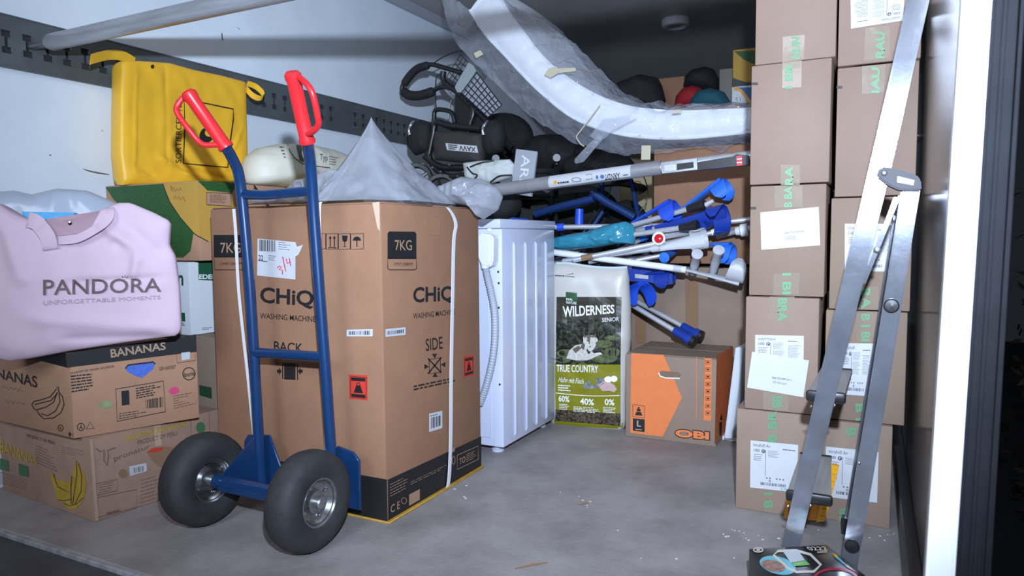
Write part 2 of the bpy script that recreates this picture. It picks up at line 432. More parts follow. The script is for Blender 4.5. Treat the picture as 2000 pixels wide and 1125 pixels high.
# ------------------------------------------------------------------ CHiQ washing machine carton
X0, X1, YA, YB, ZT = -1.797, -1.156, 1.514, 2.036, .863
chiq = ABX('washing_machine_carton', 'tall brown washing machine carton with two white straps behind the blue hand truck', X0, X1, YA, YB, .006, ZT, card, bev=.005)
FB, FS = Pl((0, YA, 0), (0, -1, 0)), Pl((X1, 0, 0), (1, 0, 0))
# black printed foot band
def band(bm):
    for j in range(1):
        poly(bm, FB, [(700, 927), (757, 937), (757.5, 1018), (680, 1004), (560, 985), (440, 965), (420, 878)][0:0] or [(424, 879), (755.5, 936.5), (757, 1018), (427, 959)], .0009)
        poly(bm, FS, [(757.5, 937), (940, 852.5), (940, 909.5), (758.5, 1018)], .0009)
pr('printed_band', band, ink, chiq)
def p_chiq(bm):
    # back face
    text(bm, FB, 'CHiQ', ((508, 560), (613, 568), (612, 604), (508, 597)), .026)
    text(bm, FB, 'WASHING MACHINE', ((508, 611), (616, 618), (616, 629), (508, 622)), .004)
    text(bm, FB, 'BACK', ((535, 666), (591, 671), (591, 690), (535, 685)), .008)
    poly(bm, FB, R4(555, 709, 577, 741, 1)); poly(bm, FB, R4(551, 709, 553, 740)); poly(bm, FB, R4(580, 711, 582, 742))
    for x, d in ((541, 1), (591, -1)):
        poly(bm, FB, [(x, 722), (x+4*d, 722), (x+4*d, 717), (x+9*d, 725), (x+4*d, 733), (x+4*d, 728), (x, 728)])
    q = ((417, 459), (473, 459), (474, 502), (418, 502)); poly(bm, FB, q)
    ring_line(bm, FB, [(418, 502), (474, 502), (474, 527), (419, 527)], 1.5)
    text(bm, FB, 'CMI712080M', ((430, 513), (472, 512), (472, 517), (430, 518)), .0)
    for x in (631, 637, 661, 685):
        pass
    for x0, x1 in ((614, 636), (637, 660), (661, 684), (685, 710)): ring_line(bm, FB, [(x0, 457), (x1, 456), (x1, 486), (x0, 487)], 1.4)
    for x in (645, 653): poly(bm, FB, [(x-1, 482), (x-1, 466), (x-3, 466), (x, 460), (x+3, 466), (x+1, 466), (x+1, 482)])
    poly(bm, FB, R4(641, 483, 657, 485))
    poly(bm, FB, [(668, 460), (679, 460), (678, 470), (674, 473), (674, 481), (678, 482), (669, 482), (672.5, 481), (672.5, 473), (669, 470)])
    poly(bm, FB, ell(697, 470, 8, 8, 12, 0, 180, 360)); poly(bm, FB, R4(696, 470, 698, 482))
    # side face
    poly(bm, FS, [(757, 456), (760, 452), (810, 452.5), (813, 456), (813.5, 505), (757, 505)])
    ring_line(bm, FS, [(757, 505), (813.5, 505), (814, 524), (811, 527), (761, 527), (757.5, 524)], 1.6)
    text(bm, FS, 'CMI712080M', ((769, 513), (806, 513), (806, 518.5), (769, 518.5)), .0)
    text(bm, FS, 'CHiQ', ((807, 561), (887, 558), (887, 592), (807, 597)), .026)
    text(bm, FS, 'WASHING MACHINE', ((807, 612), (889, 604), (889, 614), (807, 623)), .004)
    text(bm, FS, 'SIDE', ((831, 662), (864, 657), (865, 681), (832, 686)), .008)
    for a in ((836, 700, 862, 728), (862, 698, 836, 730)): ring_line(bm, FS, [(a[0], a[1]), (a[2], a[3])], 2.6, closed=False)
    ring_line(bm, FS, [(838, 702), (860, 699), (861, 727), (839, 730)], 1.5)
    for dx, dy, a in ((849, 694, 0), (850, 733, 180), (832, 716, 270), (867, 712, 90)):
        c, s_ = math.cos(math.radians(a)), math.sin(math.radians(a))
        poly(bm, FS, [(dx+x*c-y*s_, dy+x*s_+y*c) for x, y in ((-5, -3), (5, -3), (0, 6))])
    lines(bm, FS, ((808, 752), (890, 735), (890, 746), (808, 764)), 2, .5)
pr('printed_lettering', p_chiq, ink, chiq)
def p_pale(bm):
    text(bm, FB, '7KG', ((430, 474), (470, 474), (471, 494), (431, 494)), .006, .0018)
    text(bm, FS, '7KG', ((771, 469), (804, 469), (805, 489), (772, 489)), .006, .0018)
    text(bm, FS, 'C E', ((763, 987), (781, 978), (781, 993), (763, 1003)), .012, .0018)
    poly(bm, FS, ((799, 966), (820, 955), (820, 976), (799, 988)), .0018)
    lines(bm, FS, ((762, 944), (800, 925), (800, 952), (762, 972)), 5, .25, .0018)
    lines(bm, FS, ((802, 940), (875, 905), (875, 912), (802, 948)), 2, .25, .0018)
    ring_line(bm, FS, ell(789, 978, 5, 6, 14), 1.2, off=.0018)
    ring_line(bm, FS, ((893, 889), (934, 871), (934, 897), (893, 917)), 1.3, off=.0018)
    lines(bm, FS, ((911, 886), (930, 878), (930, 894), (911, 903)), 5, .35, .0018)
    text(bm, FS, 'TO', ((897, 896), (909, 890), (909, 902), (897, 908)), .01, .0018)
    ring_line(bm, FS, ell(886, 899, 3, 8, 12), 1.2, off=.0018)
    poly(bm, FS, ((883, 876), (888, 873), (888, 881), (883, 884)), .0018)
pr('pale_print', p_pale, mat('bare_card_in_print', (.36, .22, .14), .7), chiq)
def red(bm):
    poly(bm, FB, ((681, 731), (718, 733), (718, 782), (682, 779)), .001); poly(bm, FS, ((906, 696), (926, 692), (926, 733), (906, 738)), .001)
pr('red_warning_label', red, red_ink, chiq)
def redp(bm):
    for S_, q in ((FB, ((684, 735), (715, 737), (715, 779), (685, 776))), (FS, ((908, 699), (924, 696), (924, 730), (908, 735)))):
        ring_line(bm, S_, q, 1.2, off=.0018); poly(bm, S_, sub(q, .05, .04, .95, .2), .0018); poly(bm, S_, sub(q, .05, .82, .95, .97), .0018)
        poly(bm, S_, [bil(q, a, b) for a, b in ((.36, .42), (.64, .42), (.8, .76), (.2, .76))], .0018)
        ring_line(bm, S_, [bil(q, .5+.11*math.cos(t*.6283), .36+.08*math.sin(t*.6283)) for t in range(10)], 1.5, off=.0018)
pr('warning_symbol', redp, ink, chiq)
LB = [(503, 466), (577, 473), (580, 482), (592, 478), (583, 497), (577, 501), (577, 546), (502, 538)]
def labs(bm):
    poly(bm, FB, LB, .0012); poly(bm, FB, ((677, 644), (728, 643), (728, 657), (677, 657)), .0012)
    poly(bm, FS, ((753, 643), (792, 639), (792, 654), (753, 658)), .0012); poly(bm, FS, ((838, 808), (864, 802), (864, 836), (838, 844)), .0012)
pr('white_label', labs, paper, chiq)
def labp(bm):
    bars(bm, FB, ((506, 468), (538, 470), (538, 492), (506, 490)), 18, .0018); text(bm, FB, '22', ((505, 498), (514, 499), (514, 509), (505, 508)), .01, .0018)
    ring_line(bm, FB, [(503, 509), (522, 511)], 1.2, closed=False, off=.0018); lines(bm, FB, ((524, 498), (540, 499), (540, 510), (524, 509)), 4, .3, .0018)
    lines(bm, FB, ((544, 471), (568, 473), (568, 490), (544, 488)), 4, .2, .0018, rag=.6)
    bars(bm, FB, ((681, 647), (724, 646), (724, 654), (681, 654)), 20, .0018); bars(bm, FS, ((756, 647), (789, 643), (789, 650), (756, 654)), 20, .0018)
    bars(bm, FS, ((842, 816), (861, 811), (861, 831), (842, 837)), 9, .0018); lines(bm, FS, ((841, 811), (861, 806), (861, 809), (841, 814)), 1, .5, .0018)
pr('label_print', labp, ink, chiq)
pr('handwriting', lambda bm: [ring_line(bm, FB, p, 1.8, closed=False, off=.002) for p in ([(541, 524), (546, 519), (549, 522), (545, 527), (551, 527), (552, 532), (551, 536)], [(552, 501), (558, 530)], [(559, 505), (561, 515), (566, 512)], [(565, 504), (568, 520)])], mat('red_pen', (.65, .03, .06), .5), chiq)
# flattened top edge: worn lips of the lid flaps
def flaps(bm):
    abox(X0+.004, X1-.004, YA+.004, (YA+YB)/2-.002, ZT-.001, ZT+.004, .0015, bm=bm)
obj('flap', abox(X0+.005, X1-.005, YA+.005, (YA+YB)/2-.002, ZT, ZT+.004, .0015), card, chiq)
obj('flap', abox(X0+.005, X1-.005, (YA+YB)/2+.002, YB-.005, ZT, ZT+.004, .0015), card, chiq)
pr('frayed_corner', lambda bm: poly(bm, FB, [(727, 396), (741, 394), (742, 452), (737, 445), (731, 415)], .0012), mat('frayed_paper', (.58, .42, .30), .8), chiq)
pr('tape_mark', lambda bm: poly(bm, FS, ((836, 426), (860, 426), (859, 460), (835, 458)), .001), mat('tape_mark', (.33, .17, .09), .6), chiq)
# orange sheet under the carton
obj('bottom_sheet', abox(X0, X1+.012, YA-.006, YB, .0, .006, .002), mat('orange_bottom_sheet', (.55, .30, .04), .6, var=.3, vs=30), chiq)
strap_m = mat('white_strap', (.74, .74, .76), .4)
def strapmesh(pxs, S_, wd, nrm, top):
    P = [S_.hit(u, v, .006) for u, v in pxs]; P = spline(P, 6)
    bm = NB(); side = V(wd); tn = V(nrm)*.0016
    for i in range(len(P)-1):
        a, b = P[i], P[i+1]
        q = [a-side, a+side, b+side, b-side]; f = [bm.verts.new(x) for x in q]; g = [bm.verts.new(x+tn) for x in q]
        bm.faces.new(g); [bm.faces.new((f[k], f[(k+1) % 4], g[(k+1) % 4], g[k])) for k in range(4)]
    for x0, x1, y0, y1 in top: abox(x0, x1, y0, y1, ZT+.005, ZT+.0075, bm=bm)
    return bm
obj('strap', strapmesh([(457, 408), (461, 460), (466, 560), (476, 660), (485, 740), (491, 800), (500, 890), (505, 960)], FB, (.0055, 0, 0), (0, -1, 0), []), strap_m, chiq)
obj('strap', strapmesh([(627, 394), (624, 420), (628, 560), (634, 760), (640, 960)], FB, (.005, 0, 0), (0, -1, 0), []), strap_m, chiq)
obj('strap', strapmesh([(873, 405), (884, 420), (890, 440), (886, 470), (884, 560), (881, 720), (880, 850), (877, 930), (872, 958)], FS, (0, .0085, 0), (1, 0, 0), []), strap_m, chiq)

# ------------------------------------------------------------------ white washing machine
wx0, wx1, wy0, wy1, wz = -1.74, -1.145, 2.177, 2.632, .835
enam = mat('white_enamel', (.58, .62, .76), .28, coat=.3)
wm = thing('washing_machine', 'white slim washing machine showing its grey drain hose and ribbed side', 'washing machine', ((wx0+wx1)/2, (wy0+wy1)/2, 0))
def cab():
    bm = abox(wx0, wx1, wy0, wy1, .028, wz-.033, .006, 2)
    return bm
obj('cabinet', cab(), enam, wm)
obj('worktop', abox(wx0-.003, wx1+.004, wy0-.02, wy1+.004, wz-.033, wz, .006, 2), enam, wm)
WS = Pl((wx1, 0, 0), (1, 0, 0)); WB = Pl((0, wy0, 0), (0, -1, 0))
for (u, va, vb) in ((1002, 471, 852), (1024, 471, 842), (1044, 470, 830), (1063, 470, 818)):
    a, b = WS.hit(u, va), WS.hit(u+5, vb)
    y = (a.y+b.y)/2
    obj('side_rib', T([(wx1-.003, y, a.z), (wx1+.0035, y, a.z-.012), (wx1+.0035, y, b.z+.012), (wx1-.003, y, b.z)], [.003, .0085, .0085, .003], 12, flat=.6, up=(1, 0, 0)), enam, wm)
obj('rear_panel', abox(wx0+.02, wx1-.05, wy0-.006, wy0+.001, .06, wz-.05, .002), enam, wm)
for x, y in ((wx1-.05, wy0+.05), (wx1-.05, wy1-.04), (wx0+.05, wy0+.05), (wx0+.05, wy1-.04)):
    obj('foot', lathe(NB(), (x, y, 0), (0, 0, 1), [(0, 0), (.022, 0), (.024, .008), (.014, .012), (.012, .03)], 20), mat('translucent_foot', (.6, .65, .75), .3), wm)
# hose guide bracket and hose
pa = WB.hit(952, 452, .0); pb = WB.hit(974, 530, .0)
bx = [WB.hit(u, v, .004) for u, v in ((944, 461), (948, 456), (971, 458), (975, 463), (974, 512), (967, 522), (952, 519), (943, 498))]
bmx = prism(bx, (0, -.045, 0)); bmesh.ops.bevel(bmx, geom=list(bmx.edges), offset=.006, segments=2, affect='EDGES')
hb = obj('hose_bracket', bmx, white_pl, wm)
hp = [WB.hit(u, v, .03) for u, v in ((948, 520), (952, 540), (960, 575), (966, 610), (967, 650), (964, 690), (956, 730), (946, 765), (936, 790))]
hs = spline(hp, 22); rr = [.0125+.0011*math.sin(i*2.1) for i in range(len(hs))]
obj('drain_hose', tube(NB(), hs, rr, 14), mat('grey_hose', (.40, .43, .50), .4), wm)
obj('hose_cuff', T([WB.hit(946, 505, .03), WB.hit(949, 524, .03)], [.017, .0155], 16), white_pl, wm)
def dots(bm):
    for u, v in ((973, 531), (974, 553), (974, 601), (976, 751)): poly(bm, WB, ell(u, v, 2, 2.4, 10), .0012)
pr('screw', dots, ink, wm)
obj('hinge_clip', T([WB.hit(956, 448, .0), WB.hit(956, 448, .012)], .006, 12), zinc, wm)

# ------------------------------------------------------------------ banana cartons
def tilt_box(name, label, c, ang, wl, wd, z0, z1, m, lid):
    a = math.radians(ang[0]); b = math.radians(ang[1]); dR = V((math.sin(a), math.cos(a), 0)); dL = V((-math.cos(b), math.sin(b), 0))
    c = V((c[0], c[1], z0))
    t = carton(name, label, c, dL*wl, dR*wd, (0, 0, z1-z0), m)
    nR = V((math.cos(a), -math.sin(a), 0)); nF = V((-math.sin(b), -math.cos(b), 0))
    return t, Pl(c, nF), Pl(c, nR), dL, dR, c
bl, BLF, BLR, dL, dR, cc = tilt_box('banana_carton', 'lower brown organic banana carton with yellow bananas printed, on the floor', (-1.884, 1.168), (5, 4), .515, .40, 0, .231, card_old, 0)
def holepoly(bm, S_, px): poly(bm, S_, px, .0012)
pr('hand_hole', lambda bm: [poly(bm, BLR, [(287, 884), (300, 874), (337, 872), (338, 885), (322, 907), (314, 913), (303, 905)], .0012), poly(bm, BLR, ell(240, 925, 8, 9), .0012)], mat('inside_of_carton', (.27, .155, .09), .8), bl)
pr('red_content', lambda bm: poly(bm, BLR, [(286, 883), (298, 876), (320, 873), (316, 880), (300, 884)], .0016), red_ink, bl)
pr('barcode_label', lambda bm: [poly(bm, BLR, ((252, 911), (286, 904), (287, 920), (254, 930)), .0014), poly(bm, BLR, ((339, 888), (360, 880), (361, 895), (341, 905)), .0014)], paper, bl)
def pbl(bm):
    bars(bm, BLR, ((261, 914), (281, 910), (281, 920), (262, 924)), 9, .002)
    text(bm, BLR, 'PRODUCT OF PERU', ((268, 860), (346, 841), (346, 850), (269, 869)), .012)
    text(bm, BLR, 'pronatur', ((222, 893), (293, 868), (293, 878), (224, 904)), .0)
    for q in (R4(188, 945, 229, 968, -9, -10), R4(190, 972, 267, 1011, -16, -20)): ring_line(bm, BLR, q, 1.3)
    lines(bm, BLR, R4(193, 946, 226, 965, -8), 4, .25); lines(bm, BLR, R4(208, 1000, 240, 1007, -8), 1, .6)
    lines(bm, BLR, R4(275, 935, 316, 985, -12), 7, .2)
    ring_line(bm, BLR, ((372, 812), (408, 803), (410, 855), (374, 866)), 1.2)
    ring_line(bm, BLR, [(186, 875), (196, 882), (203, 878), (203, 900), (209, 910), (212, 890), (210, 880), (226, 874)], 1.8, closed=False)
    text(bm, BLF, 'PRODUCT OF PERU', ((52, 847), (107, 862), (107, 869), (52, 853)), .01)
    lines(bm, BLF, ((70, 868), (115, 885), (115, 925), (70, 905)), 7, .22, rag=.6); lines(bm, BLF, ((120, 870), (165, 880), (165, 895), (120, 885)), 4, .2)
    lines(bm, BLF, ((0, 920), (55, 935), (55, 960), (0, 945)), 6, .2, rag=.1)
pr('faded_print', pbl, mat('faded_print', (.16, .10, .075), .75), bl)
def yb_(bm):
    text(bm, BLR, 'ORGANIC BANANAS', ((241, 852), (366, 820), (366, 831), (242, 864)), .012)
    text(bm, BLF, 'BANANAS', ((0, 858), (72, 892), (72, 910), (0, 884)), .01)
    poly(bm, BLF, [(98, 923), (104, 926), (112, 936), (125, 941), (134, 944), (140, 930), (148, 905), (150, 898), (153, 905), (158, 915), (166, 930), (168, 950), (164, 972), (156, 986), (146, 995), (132, 993), (124, 983), (112, 976), (107, 955), (100, 935)], .0013)
pr('yellow_print', yb_, mat('yellow_banana_print', (.52, .33, .03), .7, var=.25, vs=40), bl)
def bo(bm):
    for p in ([(104, 926), (112, 950), (126, 958), (138, 962), (140, 930)], [(112, 976), (124, 978), (140, 975)], [(149, 900), (150, 925), (146, 955), (142, 985)], [(153, 905), (160, 930), (158, 960), (146, 985)], [(124, 983), (136, 988), (150, 984), (162, 972)], [(138, 945), (139, 985)]): ring_line(bm, BLF, p, 1.6, closed=False, off=.002)
pr('banana_outline', bo, ink_soft, bl)
def gg(bm):
    poly(bm, BLF, ((0, 895), (16, 900), (17, 921), (0, 916)), .0013); poly(bm, BLF, ((36, 905), (55, 911), (56, 932), (37, 928)), .0013)
    poly(bm, BLR, ell(392, 835, 9, 11), .0013)
pr('green_print', gg, mat('dull_green_print', (.05, .14, .06), .7), bl)
pr('worn_edge', lambda bm: (poly(bm, BLR, ((175, 858), (181, 857), (193, 1016), (187, 1018)), .001), poly(bm, BLR, ((300, 826), (313, 823), (316, 870), (303, 872)), .001)), mat('pale_card_crease', (.48, .33, .22), .8), bl)

bu, BUF, BUR, dL, dR, cc = tilt_box('banana_carton', 'upper brown carton lettered BANANAS with a black lid band, under the pink bag', (-1.926, 1.150), (21, 3), .465, .33, .232, .466, card_ban, 1)
# black lid band and everything printed on it
def ubk(bm):
    poly(bm, BUR, ((128, 690), (383, 653), (384, 687), (131, 718)), .001)
    poly(bm, BUF, ((20, 664), (128, 690), (131, 718), (22, 690)), .001)
pr('lid_band', ubk, ink, bu)
pr('band_lettering', lambda bm: text(bm, BUR, 'BANANAS', ((215, 682), (323, 668), (324, 683), (217, 699)), .022, .002), mat('bare_card_lettering', (.45, .32, .22), .75), bu)
def pbu(bm):
    text(bm, BUF, 'BANANAS', ((-38, 713), (72, 735), (73, 758), (-37, 730)), .012)
    text(bm, BUR, 'COUNTRY OF ORIGIN: ECUADOR', ((137, 727), (223, 713), (223, 717), (137, 731)), .012)
    lines(bm, BUR, ((138, 732), (188, 727), (188, 760), (140, 768)), 6, .45)
    ring_line(bm, BUR, ((226, 760), (319, 744), (323, 804), (229, 823)), 1.6)
    bars(bm, BUR, ((284, 781), (319, 775), (319, 795), (285, 798)), 14); poly(bm, BUR, ((237, 764), (252, 762), (253, 790), (238, 792)), .0013)
    lines(bm, BUR, ((265, 757), (317, 748), (317, 770), (266, 780)), 5, .45); lines(bm, BUR, ((232, 806), (290, 798), (290, 810), (232, 820)), 3, .3)
    text(bm, BUR, 'GEN HARVEST', ((311, 717), (343, 713), (343, 720), (311, 724)), .01)
    ring_line(bm, BUR, ell(369, 730, 12, 12), 1.8); text(bm, BUR, 'favorita', ((359, 728), (380, 724), (380, 733), (359, 737)), .015)
    ring_line(bm, BUR, ell(158, 834, 7, 7), 1.5); text(bm, BUR, 'A', ((155, 830), (161, 829), (161, 838), (155, 839)), .01)
    ring_line(bm, BUR, [(176, 824), (184, 837), (168, 838)], 1.5); lines(bm, BUR, ((338, 772), (383, 763), (383, 790), (340, 800)), 6, .2, rag=.8)
    ring_line(bm, BUR, ((344, 691), (381, 686), (382, 704), (346, 709)), 1)
    ring_line(bm, BUF, ell(118, 836, 5, 6), 1.3); text(bm, BUF, 'A', ((116, 833), (120, 834), (120, 840), (116, 839)), .01)
    poly(bm, BUR, [(136, 843), (140, 848), (137, 853), (133, 848)], .0013)
    for p in ([(110, 757), (113, 755), (115, 765), (122, 775), (125, 790), (119, 806), (105, 816), (85, 818), (76, 809), (73, 803)], [(112, 765), (105, 785), (90, 795), (72, 800)], [(112, 768), (100, 782), (80, 787), (68, 790)], [(115, 768), (117, 785), (108, 803), (93, 812), (80, 808)], [(66, 784), (62, 790), (66, 798), (73, 802)], [(66, 784), (80, 781), (98, 775), (110, 760)]): ring_line(bm, BUF, p, 1.7, closed=False)
pr('printed_lettering', pbu, ink, bu)
pr('handwriting', lambda bm: [ring_line(bm, BUF, [(x+random.uniform(-1, 1), y0+(i % 3)*3+x*.18+random.uniform(-2, 2)) for i, x in enumerate(range(x0, x1, 3))], 1, closed=False) for x0, x1, y0 in ((2, 46, 752), (10, 52, 778))], mat('grey_pen', (.2, .17, .16), .7), bu)
pr('blue_content', lambda bm: poly(bm, BUR, [(245, 719), (252, 713), (300, 707), (302, 712), (298, 722), (277, 738), (262, 733), (248, 725)], .0013), mat('blue_content', (.07, .16, .62), .5, bump=.5, bs=90), bu)
pr('hand_hole', lambda bm: ring_line(bm, BUR, [(245, 720), (250, 713), (299, 707), (303, 711)], 3, closed=False, off=.002), ink, bu)
pr('pink_content', lambda bm: poly(bm, BUR, ell(340, 763, 10, 7, 20, -15), .0013), mat('pink_content', (.62, .05, .18), .6), bu)
pr('green_content', lambda bm: poly(bm, BUR, ell(207, 790, 13, 8, 20, -10), .0013), mat('pale_green_content', (.30, .36, .18), .6, var=.3, vs=60), bu)
pr('sticker', lambda bm: poly(bm, BUR, ((354, 689), (371, 687), (371, 701), (355, 704)), .0018), paper, bu)

# ------------------------------------------------------------------ cartons behind the pink bag
c1 = ABX('carton', 'plain brown carton low behind the banana cartons, left of the washing machine carton', -2.35, -1.912, 1.612, 1.98, 0, .452, card_grey)
P_ = Pl((0, 1.612, 0), (0, -1, 0))
pr('green_strip', lambda bm: poly(bm, P_, ((389, 752), (413, 757), (414, 779), (390, 772)), .001), mat('dark_green_print', (.02, .07, .035), .6), c1)
c2 = ABX('white_carton', 'white carton with green print between the pink bag and the tall carton', -2.41, -2.005, 1.597, 1.985, .454, .698, mat('white_card', (.70, .73, .76), .5, var=.05))
PF, PR = Pl((0, 1.597, 0), (0, -1, 0)), Pl((-2.005, 0, 0), (1, 0, 0))
def wg(bm):
    text(bm, PF, 'n', ((347, 537), (358, 537), (358, 558), (347, 557)), .03)
    poly(bm, PR, ((387, 505), (420, 505), (420, 548), (388, 547)), .001)
    poly(bm, PF, ((351, 610), (361, 611), (362, 628), (351, 627)), .001)
pr('green_print', wg, mat('deep_green_print', (.012, .10, .045), .5), c2)
pr('white_lettering', lambda bm: text(bm, PR, 'EDEN', ((389, 536), (424, 536), (424, 545), (389, 545)), .03, .002), white_ink, c2)
pr('small_print', lambda bm: (lines(bm, PF, ((351, 629), (362, 630), (362, 637), (351, 636)), 2, .5), lines(bm, PR, ((395, 639), (416, 638), (416, 644), (395, 645)), 2, .3)), ink, c2)
gcard = mat('green_leaf_print', (.025, .105, .022), .55, var=.35, vs=18, stretch=(2, 2, 6))
ycard = mat('yellow_card', (.55, .32, .055), .65, var=.1)
c3 = ABX('banana_carton', 'green and yellow leaf printed carton under the yellow bag', -2.418, -1.948, 1.598, 1.985, .702, .962, card_ban)
GF, GR = Pl((0, 1.598, 0), (0, -1, 0)), Pl((-1.948, 0, 0), (1, 0, 0))
pr('green_leaf', lambda bm: (poly(bm, GF, [(206, 366), (318, 359), (326, 380), (338, 402), (352, 420), (378, 455), (372, 490), (358, 503), (330, 503), (300, 470), (255, 420), (222, 390)], .001), poly(bm, GR, [(386, 353), (462, 358), (452, 379), (446, 376), (405, 372)], .001)), gcard, c3)
pr('yellow_print', lambda bm: (poly(bm, GF, [(318, 359), (386, 353), (390, 464), (378, 455), (352, 425), (332, 395), (324, 376)], .0012), poly(bm, GR, [(387, 354), (405, 372), (446, 380), (462, 404), (470, 480), (407, 472), (389, 462)], .0012)), ycard, c3)
pr('black_outline', lambda bm: (ring_line(bm, GF, [(318, 359), (324, 376), (332, 395), (352, 425), (378, 455), (389, 463)], 1.6, closed=False, off=.0018), ring_line(bm, GR, [(389, 462), (407, 472)], 1.6, closed=False, off=.0018), ring_line(bm, GR, ((403, 376), (450, 378), (452, 403), (404, 400)), 1.4, off=.0018), lines(bm, GR, ((410, 380), (445, 381), (445, 398), (410, 396)), 8, .3, .0018)), ink, c3)
pr('brown_panel', lambda bm: poly(bm, GR, ((403, 376), (450, 378), (452, 403), (404, 400)), .0015), card_ban, c3)
pr('handwriting', lambda bm: [ring_line(bm, GF, p, 1.1, closed=False, off=.002) for p in ([(333, 362), (336, 374), (341, 370), (335, 366)], [(342, 374), (346, 368), (348, 374), (352, 366), (355, 372)], [(339, 388), (343, 382), (345, 389), (349, 383), (352, 391), (357, 385), (362, 393)])], mat('brown_red_pen', (.30, .05, .02), .6), c3)
c5 = ABX('carton', 'plain brown carton hidden low behind the tall carton, lowest under the cream sack', -2.35, -1.83, 2.06, 2.62, 0, .70, card_grey)
c4 = ABX('banana_carton', 'yellow printed carton under the cream sack', -2.40, -1.90, 2.05, 2.60, .702, .948, ycard)
G4 = Pl((-1.90, 0, 0), (1, 0, 0))
pr('black_outline', lambda bm: ring_line(bm, G4, [(496, 362), (508, 378), (522, 398), (530, 410)], 3, closed=False), ink, c4)

# ------------------------------------------------------------------ pink bag
nrm = V((.64, -.768, 0)); pp = V((-1.926, 1.150, .5))
BP = Pl(pp, nrm)
out_px = [(-60, 690), (20, 706), (60, 700), (140, 685), (250, 668), (348, 655), (354, 640), (350, 560), (342, 500), (330, 478), (333, 432), (300, 415), (255, 396), (232, 396), (200, 408), (160, 425), (120, 432), (60, 430), (25, 415), (0, 398), (-60, 380)]
loop = [BP.hit(u, v) for u, v in out_px]
pink = mat('pink_cotton', (.66, .49, .58), .85, var=.06, vs=4, bump=.35, bs=16)
PB = Pillow(loop, nrm, .03, .12, e=4, wr=.008, wf=7, seed=2.3, cen=BP.hit(140, 560), seg=160, creases=[(BP.hit(210, 440), BP.hit(275, 500), .016, .014), (BP.hit(275, 500), BP.hit(265, 545), .012, .012), (BP.hit(225, 470), BP.hit(270, 495), .014, -.012), (BP.hit(130, 552), BP.hit(330, 542), .010, -.008), (BP.hit(250, 440), BP.hit(320, 500), .016, -.010), (BP.hit(15, 430), BP.hit(60, 560), .022, .012), (BP.hit(60, 620), BP.hit(330, 640), .02, .008), (BP.hit(120, 660), BP.hit(320, 655), .012, -.006)])
bag = thing('tote_bag', 'pale pink cloth tote bag lettered PANDORA lying on the banana cartons', 'bag', BP.hit(140, 690)-nrm*.06)
obj('bag_body', PB.mesh(40), pink, bag, ang=80)
def pand(bm):
    text(bm, PB, 'PANDORA', ((84, 546), (315, 543), (315, 570), (84, 577)), .012, .004)
    for a in (-35, 0, 35):
        c, s_ = math.sin(math.radians(a)), math.cos(math.radians(a))
        ring_line(bm, PB, [(244+5*c, 546-4*s_), (244+10*c, 547-9*s_)], 1.6, closed=False, off=.004)
pr('lettering', pand, mat('grey_brown_print', (.15, .095, .10), .7), bag)
pr('small_lettering', lambda bm: text(bm, PB, 'UNFORGETTABLE MOMENTS', ((84, 587), (314, 577), (314, 584), (84, 596)), .0, .004), mat('grey_print', (.36, .28, .33), .7), bag)
def strapband(px, S_, wpx, off, th=.002):
    """cloth band following pixel points on a soft surface; wpx pairs of half-width"""
    P = []
    n = len(px)
    bm = NB(); A = []; B = []
    cp = spline([(u, v, 0) for u, v in px], 8); n = len(cp)
    for i in range(n):
        d = cp[min(i+1, n-1)]-cp[max(i-1, 0)]; l = math.hypot(d.x, d.y) or 1; nx, ny = -d.y/l*wpx, d.x/l*wpx
        o = off*(math.sin(math.pi*i/(n-1))**.6)+.003
        A.append(bm.verts.new(S_.hit(cp[i].x+nx, cp[i].y+ny, o))); B.append(bm.verts.new(S_.hit(cp[i].x-nx, cp[i].y-ny, o)))
    for i in range(n-1): bm.faces.new((A[i], A[i+1], B[i+1], B[i]))
    return solid(bm, th)
obj('handle', strapband([(98, 487), (93, 462), (72, 436), (55, 430)], PB, 15, .012), pink, bag)
obj('handle', strapband([(110, 470), (150, 466), (190, 445), (213, 425), (214, 405)], PB, 8, .02), pink, bag)
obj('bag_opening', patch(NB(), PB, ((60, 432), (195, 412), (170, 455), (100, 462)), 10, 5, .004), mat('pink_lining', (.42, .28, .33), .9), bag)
obj('press_stud', lathe(NB(), PB.hit(138, 436, .004), nrm, [(0, .006), (.005, .005), (.006, 0)], 14), chrome, bag)
# duvet in a grey plastic bag behind it
DP = Pl(pp-nrm*.21, nrm)
dl = [DP.hit(u, v) for u, v in [(-80, 640), (300, 600), (320, 470), (262, 410), (225, 395), (170, 372), (110, 368), (60, 380), (30, 372), (-20, 375), (-80, 390)]]
dv = Pillow(dl, nrm, .06, .07, e=3, wr=.012, wf=10, seed=9.1, cen=DP.hit(120, 490))
tag(obj('plastic_sack', dv.mesh(16), mat('greyblue_plastic', (.42, .47, .56), .25, bump=.4, bs=14), ang=80), 'grey blue plastic sack swelling behind the pink bag, against the wall', 'sack')
CP = Pl(pp-nrm*.10, nrm)
tag(obj('folded_cloth', solid(patch(NB(), CP, ((52, 414), (152, 416), (150, 450), (56, 440)), 10, 4, 0), .03), mat('bright_blue_wrapper', (.10, .42, .72), .25, bump=.5, bs=40)), 'bright blue wrapped cloth peeping from the open pink bag', 'cloth')

